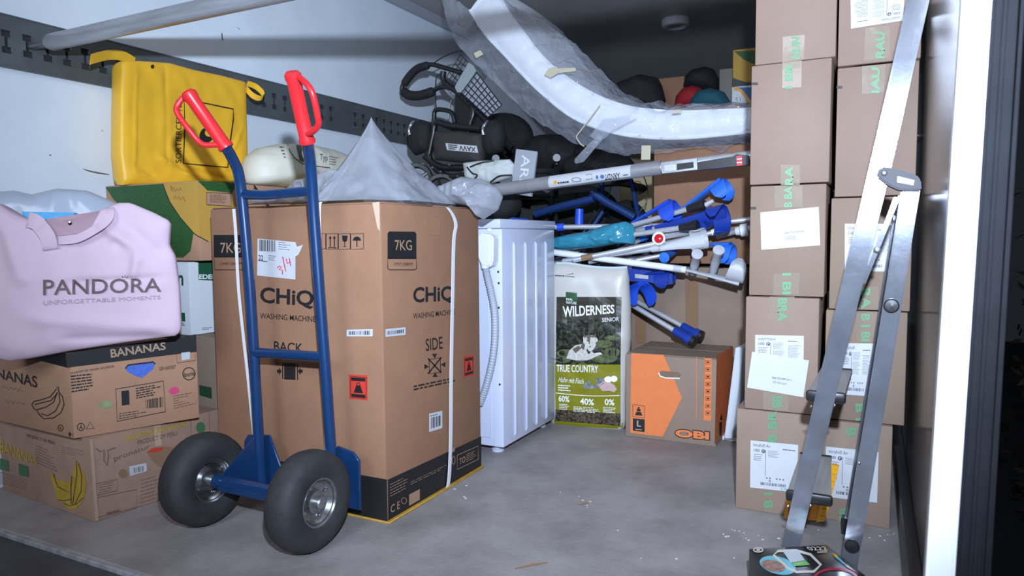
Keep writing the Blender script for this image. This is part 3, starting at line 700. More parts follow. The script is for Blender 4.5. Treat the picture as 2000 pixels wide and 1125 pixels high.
# ------------------------------------------------------------------ yellow bag
YP = Pl((-2.295, 0, 0), (1, 0, 0))
ypx = [(240, 361), (300, 362), (400, 360), (478, 352), (484, 345), (482, 250), (479, 160), (430, 147), (380, 137), (330, 123), (270, 119), (236, 119), (234, 200), (233, 300)]
yel = mat('yellow_tarpaulin', (.97, .53, .030), .42, var=.10, vs=5, bump=.25, bs=12)
YB_ = Pillow([YP.hit(u, v) for u, v in ypx], (1, 0, 0), .014, .085, e=16, wr=.006, wf=9, seed=5, cen=YP.hit(355, 240), seg=160, creases=[(YP.hit(318, 125), YP.hit(322, 330), .007, -.004), (YP.hit(262, 125), YP.hit(258, 340), .006, .003), (YP.hit(300, 305), YP.hit(370, 345), .010, .008), (YP.hit(330, 325), YP.hit(450, 352), .010, -.008), (YP.hit(255, 320), YP.hit(300, 345), .010, -.007), (YP.hit(470, 250), YP.hit(430, 340), .010, .005)])
YB_.n = YB_.n
yb = thing('tarpaulin_bag', 'yellow tarpaulin bag with black SORTIERCENTER print standing by the wall rail', 'bag', YP.hit(355, 358))
obj('bag_body', YB_.mesh(40), yel, yb, ang=80)
pr('lettering', lambda bm: text(bm, YB_, 'SORTIERCENTER', ((343, 318), (344, 192), (355, 192), (354, 318)), .004, .003), ink, yb)
def yfr(bm):
    ring_line(bm, YB_, [(360, 193), (456, 213), (456, 232), (450, 275), (445, 327), (400, 323), (358, 319), (361, 255)], 2.4, off=.003)
pr('printed_frame', yfr, ink, yb)
def horn(bm):
    poly(bm, YB_, ell(403, 264, 13, 16, 24, 20), .003)
    ring_line(bm, YB_, [(415, 270), (404, 279), (390, 274)], 4, closed=False, off=.003)
pr('printed_emblem', horn, ink, yb)
pr('emblem_gap', lambda bm: poly(bm, YB_, ell(408, 260, 8, 7, 20, 20), .0036), yel, yb)
pr('eyelet', lambda bm: poly(bm, YB_, ell(298, 130, 3.5, 4, 14), .003), ink, yb)
def bandmesh(P, wv, th):
    P = spline(P, 8); wv = V(wv); bm = grid(lambda a, b: P[min(int(round(a*(len(P)-1))), len(P)-1)]+wv*(b-.5), len(P)-1, 1); return solid(bm, th)
obj('handle', bandmesh([onX(262, 122, -2.30), onX(240, 110, -2.29), onX(215, 107, -2.28), onX(190, 112, -2.26), onX(176, 116, -2.25)], (.0, .006, .034), .003), yel, yb)
obj('handle', bandmesh([onX(480, 172, -2.30), onX(493, 186, -2.27), onX(508, 192, -2.26), onX(515, 185, -2.27), onX(500, 170, -2.30), onX(482, 163, -2.31)], (0, .012, .022), .003), yel, yb)

# ------------------------------------------------------------------ cream sack
CPl = Pl((-2.10, 0, 0), (1, 0, 0))
spx = [(487, 360), (484, 330), (490, 305), (510, 288), (545, 281), (590, 281), (640, 292), (690, 312), (712, 335), (716, 352), (690, 364), (620, 368), (540, 366)]
ck = Pillow([CPl.hit(u, v) for u, v in spx], (1, 0, 0), .13, .15, e=2.2, wr=.006, wf=12, seed=3, cen=CPl.hit(590, 328))
cs = thing('sack', 'cream sack with dark print lying on the yellow carton by the wall', 'sack', CPl.hit(590, 366))
obj('sack_body', ck.mesh(16), mat('cream_paper', (.70, .68, .56), .5, var=.1, vs=8, bump=.4, bs=18), cs, ang=80)
def skp(bm):
    patch(bm, ck, ((578, 283), (604, 284), (612, 322), (586, 314)), 4, 6, .004)
    ring_line(bm, ck, [(562, 282), (566, 295), (575, 308), (590, 319), (615, 324), (645, 328)], 1.8, closed=False, off=.004)
    lines(bm, ck, ((545, 284), (558, 284), (560, 310), (556, 310)), 4, .4, .004); text(bm, ck, 'Typ', ((625, 300), (640, 302), (640, 318), (625, 316)), .01, .004)
    lines(bm, ck, ((643, 303), (662, 306), (660, 325), (643, 322)), 4, .3, .004)
pr('printed_panel', skp, mat('dark_grey_print', (.09, .085, .08), .6), cs)
pr('panel_lettering', lambda bm: text(bm, ck, 'Ge', ((588, 292), (606, 294), (608, 314), (592, 311)), .02, .006), mat('cream_print', (.68, .66, .55), .6), cs)

# ------------------------------------------------------------------ crumpled plastic film on the tall carton
filmA = film('milky_film', (.42, .44, .50), .46, .2, 10, .3, .4)
def tent(apex, base, rings, seg, amp, seed, pw=1.0):
    base = [V(b) for b in base]; loop = []
    m = len(base)
    for k in range(seg):
        f = k/seg*m; i = int(f); f -= i; p0, p1, p2, p3 = base[(i-1) % m], base[i], base[(i+1) % m], base[(i+2) % m]
        loop.append(0.5*((2*p1)+(p2-p0)*f+(2*p0-5*p1+4*p2-p3)*f*f+(3*p1-p0-3*p2+p3)*f**3))
    apex = V(apex)
    def fn(a, b):
        k = int(round(a*seg)) % seg; p = apex.lerp(loop[k], b**1.22); p.z = apex.z+(loop[k].z-apex.z)*b
        n_ = noise.noise(V((p.x*9, p.y*9, seed+p.z*6)))+.7*noise.noise(V((p.x*24, p.y*24, seed+p.z*18)))
        n_ += .9*(.6-1.8*abs(noise.noise(V((a*9, b*2.2, seed+3)))))*(1.2 if p.x < apex.x else .35)
        return p + V((n_*amp, -n_*amp*.9, n_*amp*.3))*min(1, b*b*1.6)*(1 if b < .99 else .4)
    return grid(fn, seg, rings, closed_u=True)
zt = ZT+.012
tb = [onZ(640, 394, zt), (-1.40, 1.53, zt), (-1.22, 1.53, zt), (-1.16, 1.62, zt), (-1.16, 1.78, zt), (-1.19, 1.95, zt), (-1.35, 2.0, zt), (-1.55, 1.95, zt), (-1.60, 1.72, zt)]
apex = onY(725, 228, 1.74)
tag(obj('plastic_film', tent(apex, tb, 34, 140, .011, 1.2, 1.0), filmA, ang=25), 'milky plastic film pulled up to a sharp peak on top of the tall carton', 'film')
def crumple(px, Y, T_, seed, e=2.2, wr=.022, cen=None, n=(0, -1, 0), wf=11):
    P = Pl((0, Y, 0), n); cx = cen or (sum(p[0] for p in px)/len(px), sum(p[1] for p in px)/len(px))
    return Pillow([P.hit(u, v) for u, v in px], n, T_, T_*.5, e=e, wr=wr, wf=wf, seed=seed, cen=P.hit(*cx), ridge=True, seg=140)
tag(obj('plastic_film', crumple([(545, 392), (560, 372), (590, 352), (620, 345), (650, 330), (690, 342), (712, 365), (705, 388), (640, 391)], 1.66, .05, 7.7).mesh(30), filmA, ang=20), 'crumpled clear plastic film beside the right upright of the blue hand truck', 'film')
tag(obj('plastic_film', crumple([(838, 384), (870, 360), (905, 345), (940, 350), (970, 365), (982, 385), (972, 410), (945, 428), (932, 405), (880, 396)], 1.98, .06, 4.1).mesh(30), filmA, ang=20), 'crumpled clear plastic film hanging over the right rear edge of the tall carton', 'film')
tag(obj('plastic_film', crumple([(478, 400), (500, 388), (540, 386), (600, 388), (640, 392), (600, 398)], 1.58, .03, 2.2, wr=.012).mesh(10), filmA, ang=25), 'flat strip of plastic film along the top front edge of the tall carton', 'film')

# ------------------------------------------------------------------ blue hand truck
hx0, hx1 = -1.60, -1.228; hy = 1.298
blue = mat('blue_paint', (.007, .036, .115), .3, coat=.4, var=.1, vs=20)
redg = mat('red_grip', (.72, .022, .028), .35)
ht = thing('hand_truck', 'blue two wheeled hand truck with red grips in front of the tall carton', 'hand truck', ((hx0+hx1)/2, hy, 0))
def wheel(x, s_):
    c = V((x, hy, .125))
    tp = [(.052, -.030), (.060, -.036), (.085, -.043), (.107, -.040), (.119, -.030), (.1245, -.012), (.1245, .012), (.119, .030), (.107, .040), (.085, .043), (.060, .036), (.052, .030)]
    w_ = obj('wheel', lathe(NB(), c, (1, 0, 0), tp, 48), rubber, ht)
    obj('rim', lathe(NB(), c, (1, 0, 0), [(.060, -.030), (.062, -.036), (.057, -.036), (.046, -.018), (.030, -.014), (.028, -.026), (.012, -.028), (.012, .028), (.028, .026), (.030, .014), (.046, .018), (.057, .036), (.062, .036), (.060, .030)], 40), mat('scuffed_rim', (.45, .45, .45), .3, metal=.95, var=.35, vs=25), w_)
    obj('hub_cap', lathe(NB(), c, (1, 0, 0), [(.015, .024), (.015, .040), (.012, .043), (0, .043)], 20), zinc, w_)
    for k in range(4):
        a = k*math.pi/2+.4; q = c+V((.0185, .041*math.cos(a), .041*math.sin(a))); obj('rim_bolt', lathe(NB(), q, (1, 0, 0), [(.0045, 0), (.0045, .004), (0, .005)], 8), zinc, w_)
wheel(hx0, -1); wheel(hx1, 1)
obj('axle', T([(hx0-.03, hy, .125), (hx1+.03, hy, .125)], .010, 16), zinc, ht)
sx0, sx1 = None, None
def stile(ps, ys):
    return spline([onY(u, v, y) for (u, v), y in zip(ps, ys)], 8)
sl = stile([(507, 885), (500, 760), (488, 560), (474, 400), (466, 340), (455, 312), (441, 287)], [1.425, 1.42, 1.415, 1.405, 1.39, 1.365, 1.33])
sr = stile([(647, 885), (637, 740), (624, 570), (613, 420), (607, 330), (603, 295), (600, 276)], [1.425, 1.42, 1.415, 1.405, 1.385, 1.36, 1.34])
for P in (sl, sr): obj('upright', T(P, .0145, 16), blue, ht)
def grip(P, tip, loop, Yt):
    a = P[-1]; b = onY(*tip, Yt); d = (b-a).normalized(); L = (b-a).length
    g = obj('grip', lathe(NB(), a-d*.004, d, [(0, 0), (.0195, 0), (.0205, .006), (.0175, .014), (.0170, L-.018), (.0195, L-.008), (.0195, L+.002), (.014, L+.008), (0, L+.008)], 24), redg, ht)
    obj('hand_guard', T(spline(loop, 7), .0075, 10), redg, g)
    return g
al = sl[-1]; tl = onY(366, 180, 1.27)
grip(sl, (367, 181), [onY(358, 190, 1.272), onY(346, 207, 1.262), onY(347, 222, 1.26), onY(365, 248, 1.272), onY(386, 274, 1.29), onY(400, 283, 1.30), onY(425, 283, 1.315), onY(437, 287, 1.325)], 1.27)
grip(sr, (571, 143), [onY(583, 150, 1.272), onY(600, 165, 1.262), onY(611, 185, 1.265), onY(620, 225, 1.285), onY(622, 243, 1.30), onY(613, 255, 1.31), onY(601, 262, 1.325)], 1.27)
obj('crossbar', T([onY(474, 380, 1.404), onY(520, 381, 1.404), onY(611, 373, 1.404)], .0135, 16), blue, ht)
obj('crossbar', T([onY(496, 688, 1.418), onY(560, 692, 1.418), onY(634, 697, 1.418)], .0135, 16), blue, ht)
# folding nose plate standing upright behind the wheels, axle bracket
q0, q1 = onY(476, 862, 1.452), onY(701, 890, 1.452)
bmn = prism([(q0.x, 1.452, .05), (q1.x, 1.452, .05), (q1.x, 1.452, .185), (q1.x-.02, 1.452, .205), (sr[0].x-.005, 1.452, .215), (sr[0].x-.05, 1.452, .13), (sl[0].x+.05, 1.452, .13), (sl[0].x+.01, 1.452, .215), (q0.x+.015, 1.452, .205), (q0.x, 1.452, .185)], (0, .008, 0))
bmesh.ops.bevel(bmn, geom=list(bmn.edges), offset=.002, affect='EDGES')
obj('nose_plate', bmn, blue, ht)
# bracket: gusset plates running from the uprights down to the axle, with the box section between
for P in (sl, sr):
    x = P[0].x; obj('gusset', prism([(x-.004, 1.44, .03+.02), (x-.004, 1.44, .23), (x-.004, 1.41, .22), (x-.004, hy-.012, .14), (x-.004, hy-.012, .105), (x-.004, 1.42, .06)], (.006, 0, 0)), blue, ht)
    obj('lower_upright', T([P[0]+V((0, .0, .004)), V((P[0].x, 1.432, .06))], .0145, 16), blue, ht)
obj('axle_bracket', prism([(sl[0].x, hy-.018, .135), (sl[0].x, hy-.018, .108), (sl[0].x, 1.43, .06), (sl[0].x, 1.43, .075)], (sr[0].x-sl[0].x, 0, 0)), blue, ht)
obj('axle_sleeve', T([(hx0+.045, hy, .125), (hx1-.045, hy, .125)], .019, 20), blue, ht)

# ------------------------------------------------------------------ dog food sack
dP = Pl((-.98, 2.69, 0), V((.10, -1, 0)))
dpx = [(1076, 829), (1086, 832), (1150, 838), (1216, 841), (1224, 830), (1225, 760), (1230, 690), (1233, 660), (1232, 590), (1227, 521), (1190, 521), (1150, 519), (1110, 513), (1080, 512), (1072, 513)]
dwhite = mat('white_woven_foil', (.55, .53, .48), .38, var=.06, vs=9, bump=.25, bs=14)
DB = Pillow([dP.hit(u, v) for u, v in dpx], dP.n, .045, .05, e=7, wr=.008, wf=9, seed=11, cen=dP.hit(1147, 680))
df = thing('pet_food_sack', 'upright white and olive pet food sack lettered WILDERNESS with a wolf picture', 'sack', dP.hit(1147, 838))
obj('sack_body', DB.mesh(20), dwhite, df, ang=80)
def mapq(L): return L
forest = mat('forest_picture', (.10, .125, .055), .35, var=.9, vs=55, col2=(.003, .004, .004), thr=(.47, .80))
pr('dark_panel', lambda bm: patch(bm, DB, ((1087, 580), (1214, 580), (1213, 650), (1086, 650)), 12, 8, .0015), mat('dark_olive_panel', (.032, .030, .018), .35), df)
pr('forest_picture', lambda bm: patch(bm, DB, ((1086, 628), (1213, 622), (1212, 712), (1086, 712)), 12, 10, .0022), forest, df)
for e_ in ((1105, 690, 18, 8), (1100, 702, 16, 7), (1175, 672, 22, 8), (1195, 688, 16, 10), (1180, 700, 26, 9), (1195, 660, 16, 5)):
    pr('moss_print', lambda bm: poly(bm, DB, ell(*e_, 14), .0028), mat('moss_picture', (.12, .15, .06), .4, var=.7, vs=60), df)
olive = mat('olive_panel', (.22, .21, .008), .45, var=.05, spec=.25)
pr('olive_panel', lambda bm: patch(bm, DB, ((1084, 708), (1212, 706), (1212, 812), (1085, 808)), 12, 10, .0018), olive, df)
pr('olive_foot', lambda bm: patch(bm, DB, ((1082, 818), (1217, 826), (1216, 838), (1083, 830)), 12, 3, .0018), olive, df)
def kib():
    m = bpy.data.materials.new('kibble_picture'); m.use_nodes = True; nt = m.node_tree; p = nt.nodes['Principled BSDF']
    tc = nt.nodes.new('ShaderNodeTexCoord'); v = nt.nodes.new('ShaderNodeTexVoronoi'); v.inputs['Scale'].default_value = 95
    r = nt.nodes.new('ShaderNodeValToRGB'); r.color_ramp.elements[0].color = (.16, .115, .07, 1); r.color_ramp.elements[1].color = (.02, .014, .01, 1); r.color_ramp.elements[1].position = .75
    nt.links.new(tc.outputs['Object'], v.inputs['Vector']); nt.links.new(v.outputs['Distance'], r.inputs[0]); nt.links.new(r.outputs[0], p.inputs['Base Color']); p.inputs['Roughness'].default_value = .4
    return m
pr('kibble_picture', lambda bm: patch(bm, DB, ((1085, 800), (1212, 808), (1212, 832), (1084, 822)), 12, 4, .0024), kib(), df)
pr('shop_emblem', lambda bm: patch(bm, DB, ((1105, 570), (1127, 572), (1127, 590), (1105, 588)), 3, 3, .0022), mat('emblem_green', (.01, .075, .02), .4), df)
def dw(bm):
    text(bm, DB, 'REAL', ((1106, 582), (1119, 583), (1119, 587.5), (1106, 586.5)), .01, .003); text(bm, DB, 'NATURE', ((1106, 588), (1126, 590), (1126, 595), (1106, 593)), .01, .003)
    text(bm, DB, 'WILDERNESS', ((1099, 598), (1200, 595), (1200, 612), (1100, 620)), .02, .003)
    text(bm, DB, 'SENIOR', ((1176, 621), (1209, 619), (1209, 627), (1176, 629)), .0, .003)
    text(bm, DB, 'TRUE COUNTRY', ((1087, 712), (1168, 714), (1168, 728), (1087, 726)), .012, .003)
    text(bm, DB, 'Huhn mit Fisch', ((1092, 736), (1140, 740), (1140, 750), (1090, 746)), .0, .003, shear=.3)
    text(bm, DB, '60%', ((1091, 772), (1112, 774), (1112, 786), (1091, 784)), .02, .003)
    text(bm, DB, '40%', ((1133, 777), (1160, 780), (1160, 792), (1133, 790)), .02, .003); text(bm, DB, '0%', ((1181, 779), (1200, 780), (1200, 792), (1181, 791)), .02, .003)
    ring_line(bm, DB, [(1086+i*12.4, 767.5+math.sin(i*.314)*3+i*.5) for i in range(11)], 1.4, closed=False, off=.003)
    lines(bm, DB, ((1090, 750), (1120, 752), (1120, 766), (1090, 764)), 3, .45, .003); lines(bm, DB, ((1092, 788), (1112, 789), (1112, 802), (1092, 800)), 4, .4, .003)
    lines(bm, DB, ((1120, 793), (1172, 796), (1172, 808), (1120, 804)), 4, .4, .003); lines(bm, DB, ((1178, 794), (1204, 796), (1204, 808), (1178, 806)), 4, .4, .003)
pr('printed_lettering', dw, white_ink, df)
def wolf(bm):
    poly(bm, DB, [(1106, 700), (1112, 684), (1124, 674), (1138, 672), (1150, 680), (1160, 690), (1172, 688), (1180, 694), (1176, 702), (1160, 700), (1146, 704), (1126, 704)], .0034)
    poly(bm, DB, [(1139, 658), (1152, 654), (1163, 656), (1168, 664), (1165, 674), (1158, 684), (1151, 686), (1144, 678), (1139, 668)], .0040)
pr('wolf_picture', wolf, mat('wolf_fur', (.62, .60, .54), .4, var=.3, vs=110), df, gap=.3)
def wolf2(bm):
    for p in ([(1141, 661), (1140, 652), (1147, 656)], [(1157, 656), (1164, 651), (1164, 661)], [(1145, 657), (1152, 654), (1160, 657), (1157, 663), (1153.5, 672), (1150.5, 672), (1148, 664)], [(1118, 682), (1130, 675), (1136, 680), (1124, 690)], [(1138, 668), (1143, 674), (1140, 684), (1134, 678)], [(1166, 667), (1170, 676), (1164, 682)]): poly(bm, DB, p, .0046)
pr('wolf_marking', wolf2, mat('wolf_brown', (.16, .125, .085), .4, var=.5, vs=120), df)
pr('wolf_eye', lambda bm: [poly(bm, DB, ell(u, v, 1.6, 1.2, 8), .005) for u, v in ((1147, 665), (1158, 664), (1152.5, 677))], ink, df)
pr('fish_picture', lambda bm: poly(bm, DB, [(1136, 757), (1146, 744), (1162, 738), (1178, 738), (1180, 748), (1166, 758), (1150, 761)], .003), mat('fish_grey', (.26, .29, .28), .3, var=.8, vs=70), df)
pr('meat_picture', lambda bm: poly(bm, DB, [(1168, 752), (1178, 745), (1190, 746), (1200, 752), (1205, 760), (1200, 766), (1190, 763), (1176, 764)], .0034), mat('meat_pink', (.60, .40, .40), .35, var=.2, vs=60), df)
pr('fish_slice', lambda bm: (poly(bm, DB, ell(1188, 741, 8, 6, 14), .0034), poly(bm, DB, ell(1199, 740, 7, 6, 14), .0036)), white_ink, df)
pr('small_print', lambda bm: (ring_line(bm, DB, [(1120, 534), (1100, 539), (1122, 541)], 1.2, closed=False, off=.003), lines(bm, DB, ((1084, 536), (1103, 537), (1103, 541), (1084, 540)), 1, .6, .003)), ink, df)
tp_ = [DB.hit(u, v, .004) for u, v in ((1086, 514), (1110, 514), (1150, 520), (1190, 523), (1225, 522))]
obj('zip_edge', T(spline(tp_, 5), .0045, 8), mat('pale_blue_edge', (.55, .65, .72), .3), df)

# ------------------------------------------------------------------ orange OBI carton
ox0, ox1, oy0, oy1, oz = -.838, -.494, 2.606, 2.945, .322
obi = ABX('moving_carton', 'small brown carton with an orange arrow shape lettered OBI on the floor', ox0, ox1, oy0, oy1, 0, oz, card_grey)
OF, OS = Pl((0, oy0, 0), (0, -1, 0)), Pl((ox1, 0, 0), (1, 0, 0))
obj('flap', abox(ox0+.003, ox1-.003, oy0+.003, (oy0+oy1)/2-.003, oz, oz+.004, .0015), card_grey, obi)
obj('flap', abox(ox0+.003, ox1-.003, (oy0+oy1)/2+.003, oy1-.003, oz, oz+.004, .0015), card_grey, obi)
pr('orange_print', lambda bm: (poly(bm, OF, [(1233, 690), (1296, 693), (1332, 777), (1294, 853), (1231, 845)], .001), poly(bm, OF, ((1376, 700), (1390, 700), (1389, 822), (1373, 820)), .001), ring_line(bm, OF, ((1361, 697), (1376, 698), (1373, 819), (1360, 818)), 1)), orange_ink, obi, gap=.01)
pr('orange_side', lambda bm: poly(bm, OS, ((1400, 694), (1431, 676), (1430, 838), (1396, 866)), .001), orange_ink, obi)
pr('outline_lettering', lambda bm: text(bm, OF, 'OBI', ((1317, 836), (1387, 842), (1387, 861), (1317, 855)), .085, .0012), ink, obi)
pr('brand_lettering', lambda bm: text(bm, OF, 'OBI', ((1319, 838), (1385, 844), (1385, 859), (1319, 853)), .05, .002), orange_ink, obi)
def obk(bm):
    poly(bm, OF, ((1236, 817), (1259, 819), (1259, 844), (1236, 841)), .0018)
    ring_line(bm, OF, ((1236, 790), (1259, 793), (1259, 816), (1236, 814)), 1.1, off=.0018)
    poly(bm, OF, [(1240, 811), (1243, 804), (1252, 805), (1255, 812)], .0018); poly(bm, OF, [(1244, 803), (1244, 798), (1251, 799), (1251, 804)], .0018); poly(bm, OF, ell(1247.5, 796.5, 2, 2, 8), .0018)
    for i in range(8):
        y = 707+i*14.2; ring_line(bm, OF, ((1378, y-3), (1387, y-3), (1387, y+4), (1378, y+4)), 1, off=.0018); poly(bm, OF, R4(1380, y-1, 1385, y+2), .0018)
    poly(bm, OS, [(1406, 820), (1409, 806), (1411, 820)], .0018); poly(bm, OS, R4(1405, 825, 1410, 854, -2), .0018)
pr('pictogram', obk, ink, obi, gap=.01)
pr('size_letter', lambda bm: (text(bm, OF, 'L', ((1244, 821), (1252, 822), (1252, 834), (1244, 833)), .03, .0024), lines(bm, OF, R4(1241, 837, 1255, 840, 1), 1, .6, .0024)), mat('bare_card_l', (.42, .31, .225), .7), obi)
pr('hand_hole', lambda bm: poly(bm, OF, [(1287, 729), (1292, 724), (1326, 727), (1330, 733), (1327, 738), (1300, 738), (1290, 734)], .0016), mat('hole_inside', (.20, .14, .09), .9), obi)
pr('hand_hole_edge', lambda bm: ring_line(bm, OF, [(1286, 728), (1290, 735), (1300, 738), (1328, 739)], 2.2, closed=False, off=.002), white_pl, obi)

# ------------------------------------------------------------------ big cartons behind the crutches
k1 = ABX('carton', 'wide brown carton with a dark tape strip standing behind the orange printed carton', -.935, -.452, 2.985, 3.40, 0, .64, card_grey)
KF = Pl((0, 2.985, 0), (0, -1, 0))
pr('tape_strip', lambda bm: poly(bm, KF, ((1338, 545), (1364, 546), (1364, 668), (1339, 668)), .001), tape_dark, k1)
pr('tape_strip', lambda bm: poly(bm, KF, ((1240, 610), (1262, 620), (1262, 672), (1241, 672)), .001), tape_dark, k1)
k2 = ABX('carton', 'plain brown carton below the curved mattress, behind the load bar with the label', -.842, -.44, 3.0, 3.42, .655, 1.14, card)
tag(obj('white_board', b_box(NB(), (-.468, 2.62, .03), (.028, .012, 0), (.03, .30, 0), (.035, .0, .34), .004), mat('white_board', (.66, .69, .74), .45)), 'white board leaning between the orange carton and the carton stack', 'board')
tag(obj('white_board', b_box(NB(), (-.49, 2.70, .001), (.10, 0, 0), (0, .2, 0), (0, 0, .018), .003), mat('white_board', (.66, .69, .74), .45)), 'white board lying flat on the floor beside the orange carton', 'board')

# ------------------------------------------------------------------ stacked cartons on the right
GP = 'medical cartons stacked by the right wall'
SF = {}
def stackbox(key, label, x0, x1, y, z0, z1, m):
    t = ABX('stacked_carton', label, x0, x1, y, y+.385, z0, z1, m, group=GP); SF[key] = (t, Pl((0, y, 0), (0, -1, 0))); return t
stackbox('E', 'bottom carton of the left column, white label with 100 on its front', -.330, -.131, 2.036, 0, .287, card_grey)
stackbox('D', 'second carton from the floor in the left column, blank paper over its label', -.309, -.122, 2.030, .290, .603, card_pale)
stackbox('C', 'third carton from the floor in the left column, blank white sheet on top half', -.303, -.112, 2.040, .606, .905, card_pale2)
stackbox('B', 'fourth carton from the floor in the left column, bare front with tape at both ends', -.304, -.106, 2.032, .908, 1.226, card_pale)
stackbox('A', 'topmost carton of the left column, cut off by the top of the photograph', -.297, -.098, 2.042, 1.229, 1.55, card_pale)
stackbox('e', 'bottom carton of the right column, behind the feet of the ladder', -.127, .058, 2.060, 0, .273, card_grey)
stackbox('d', 'second carton from the floor in the right column, printed label between ladder legs', -.108, .084, 2.066, .276, .571, card_pale2)
stackbox('c', 'third carton from the floor in the right column, behind the ladder hinge', -.101, .088, 2.060, .574, .867, card_pale2)
stackbox('b', 'fourth carton from the floor in the right column, black mark at its edge', -.094, .092, 2.064, .870, 1.203, card_pale)
stackbox('a', 'topmost carton of the right column, upside down white label at the top of the photograph', -.094, .094, 2.058, 1.206, 1.53, card_pale)
tape_l = film('tape_film', (.46, .37, .28), .45, .15, 20, .05, 0)
def tape(k, q):
    t, P = SF[k]; pr('tape', lambda bm: poly(bm, P, q, .0009), tape_l, t)
def gtext(k, s_, q, b=.04):
    t, P = SF[k]; pr('tape_lettering', lambda bm: text(bm, P, s_, q, b, .0018), green_ink, t)
def vq(x0, y0, x1, y1, up=True):     # a quad for writing that runs up (or down) the tape
    return ((x0, y1), (x0, y0), (x1, y0), (x1, y1)) if up else ((x1, y0), (x1, y1), (x0, y1), (x0, y0))
tape('A', ((1529, 72), (1572, 68), (1570, 116), (1528, 121))); gtext('A', 'NUN', vq(1546, 71, 1563, 115, True))
tape('B', ((1528, 121), (1566, 118), (1565, 170), (1528, 172))); gtext('B', 'I BR', vq(1533, 123, 1548, 173, True))
tape('B', ((1525, 322), (1562, 322), (1562, 362), (1525, 362))); gtext('B', 'RA', vq(1533, 325, 1549, 362, True))
tape('C', ((1513, 364), (1567, 362), (1567, 404), (1513, 406))); gtext('C', 'B BA', vq(1531, 364, 1547, 405, True))
tape('C', ((1511, 535), (1562, 533), (1560, 575), (1510, 576))); gtext('C', 'I BI', vq(1528, 533, 1545, 575, False))
tape('D', ((1503, 579), (1552, 579), (1551, 630), (1501, 627))); gtext('D', 'BRA', vq(1519, 582, 1537, 628, False))
tape('D', ((1490, 760), (1540, 765), (1540, 803), (1491, 799))); gtext('D', 'BB', vq(1509, 774, 1527, 797, False))
gtext('E', 'B BR', vq(1500, 802, 1517, 864, True)); gtext('E', 'B I', vq(1492, 962, 1509, 992, True))
tape('a', ((1690, 55), (1738, 50), (1738, 112), (1688, 118))); gtext('a', 'RAU', vq(1710, 62, 1728, 114, True))
tape('b', ((1684, 129), (1730, 126), (1726, 180), (1684, 184))); gtext('b', 'IAU', vq(1702, 131, 1718, 182, True))
tape('c', ((1672, 560), (1716, 560), (1716, 605), (1672, 605))); gtext('c', 'RA', vq(1682, 562, 1700, 604, False))
tape('d', ((1672, 610), (1716, 612), (1712, 668), (1672, 666))); gtext('d', 'B I BI', vq(1682, 613, 1699, 667, False)); gtext('d', 'B I', vq(1671, 788, 1686, 822, False))
gtext('e', 'B', vq(1653, 836, 1672, 853, False)); gtext('e', 'BR', vq(1639, 988, 1656, 1020, True))
for k, q in (('B', R4(1469, 161, 1480, 166, 0)), ('C', R4(1466, 404, 1477, 409)), ('b', R4(1634, 168, 1645, 173))):
    pr('edge_mark', lambda bm: poly(bm, SF[k][1], q, .001), ink, SF[k][0])
def medlabel(k, q, title, dense, flip=False, notext=False):
    t, P = SF[k]; pr('white_label', lambda bm: poly(bm, P, q, .0013), paper, t)
    if flip: q = (q[2], q[3], q[0], q[1])
    def f(bm):
        text(bm, P, title, sub(q, .06, .05, .42, .12), .0, .002); text(bm, P, '100', sub(q, .07, .17, .19, .23), .01, .002)
        poly(bm, P, [bil(q, .27+.04*math.cos(i*.5236), .205+.042*math.sin(i*.5236)) for i in range(12)], .002)
        ring_line(bm, P, [bil(q, a, b) for a, b in ((.32, .17), (.32, .72))], .8, closed=False, off=.002)
        lines(bm, P, sub(q, .07, .27, .27, .42), 4, .3, .002); lines(bm, P, sub(q, .37, .17, .62, .32), 6, .25, .002); lines(bm, P, sub(q, .68, .10, .95, .16), 1, .3, .002)
        if dense: lines(bm, P, sub(q, .37, .35, .62, .6), 9, .25, .002); lines(bm, P, sub(q, .68, .22, .95, .6), 13, .25, .002)
        for i in range(6):
            if i != 2: poly(bm, P, sub(q, .34+i*.07, .75, .37+i*.07, .775), .002)
        bars(bm, P, sub(q, .22, .86, .78, .92), 26, .002)
        ring_line(bm, P, [bil(q, .42+.018*math.cos(i*.7), .82+.018*math.sin(i*.7)) for i in range(9)], 1, off=.002)
    pr('label_print', f, mat('label_ink', (.06, .06, .075), .5), t, gap=.03)
    pr('label_symbol', lambda bm: text(bm, P, 'P', sub(q, .255, .18, .285, .23), .02, .0026), paper, t)
medlabel('E', ((1466, 860), (1559, 869), (1556, 962), (1465, 952)), 'Intrafix® Air', False)
pr('turquoise_print', lambda bm: text(bm, SF['E'][1], 'B BRAUN', ((1525, 953), (1552, 955), (1552, 959), (1525, 957)), .01, .002), mat('turquoise_ink', (.05, .40, .40), .5), SF['E'][0])
medlabel('e', ((1613, 872), (1716, 883), (1713, 982), (1611, 970)), 'Intrafix® Air', False)
medlabel('D', ((1475, 654), (1570, 656), (1569, 740), (1474, 738)), 'Intrafix® Primeline', True)
pr('paper_sheet', lambda bm: poly(bm, SF['D'][1], ((1469, 687), (1580, 704), (1569, 776), (1459, 757)), .0034), paper, SF['D'][0])
pr('sheet_print', lambda bm: (lines(bm, SF['D'][1], ((1508, 735), (1556, 742), (1556, 745), (1508, 740)), 2, .4, .004), lines(bm, SF['D'][1], ((1509, 743), (1540, 749), (1540, 753), (1509, 748)), 2, .3, .004)), mat('label_ink', (.06, .06, .075), .5), SF['D'][0])
pr('paper_sheet', lambda bm: poly(bm, SF['C'][1], ((1485, 415), (1599, 404), (1602, 479), (1487, 488)), .0014), paper, SF['C'][0])
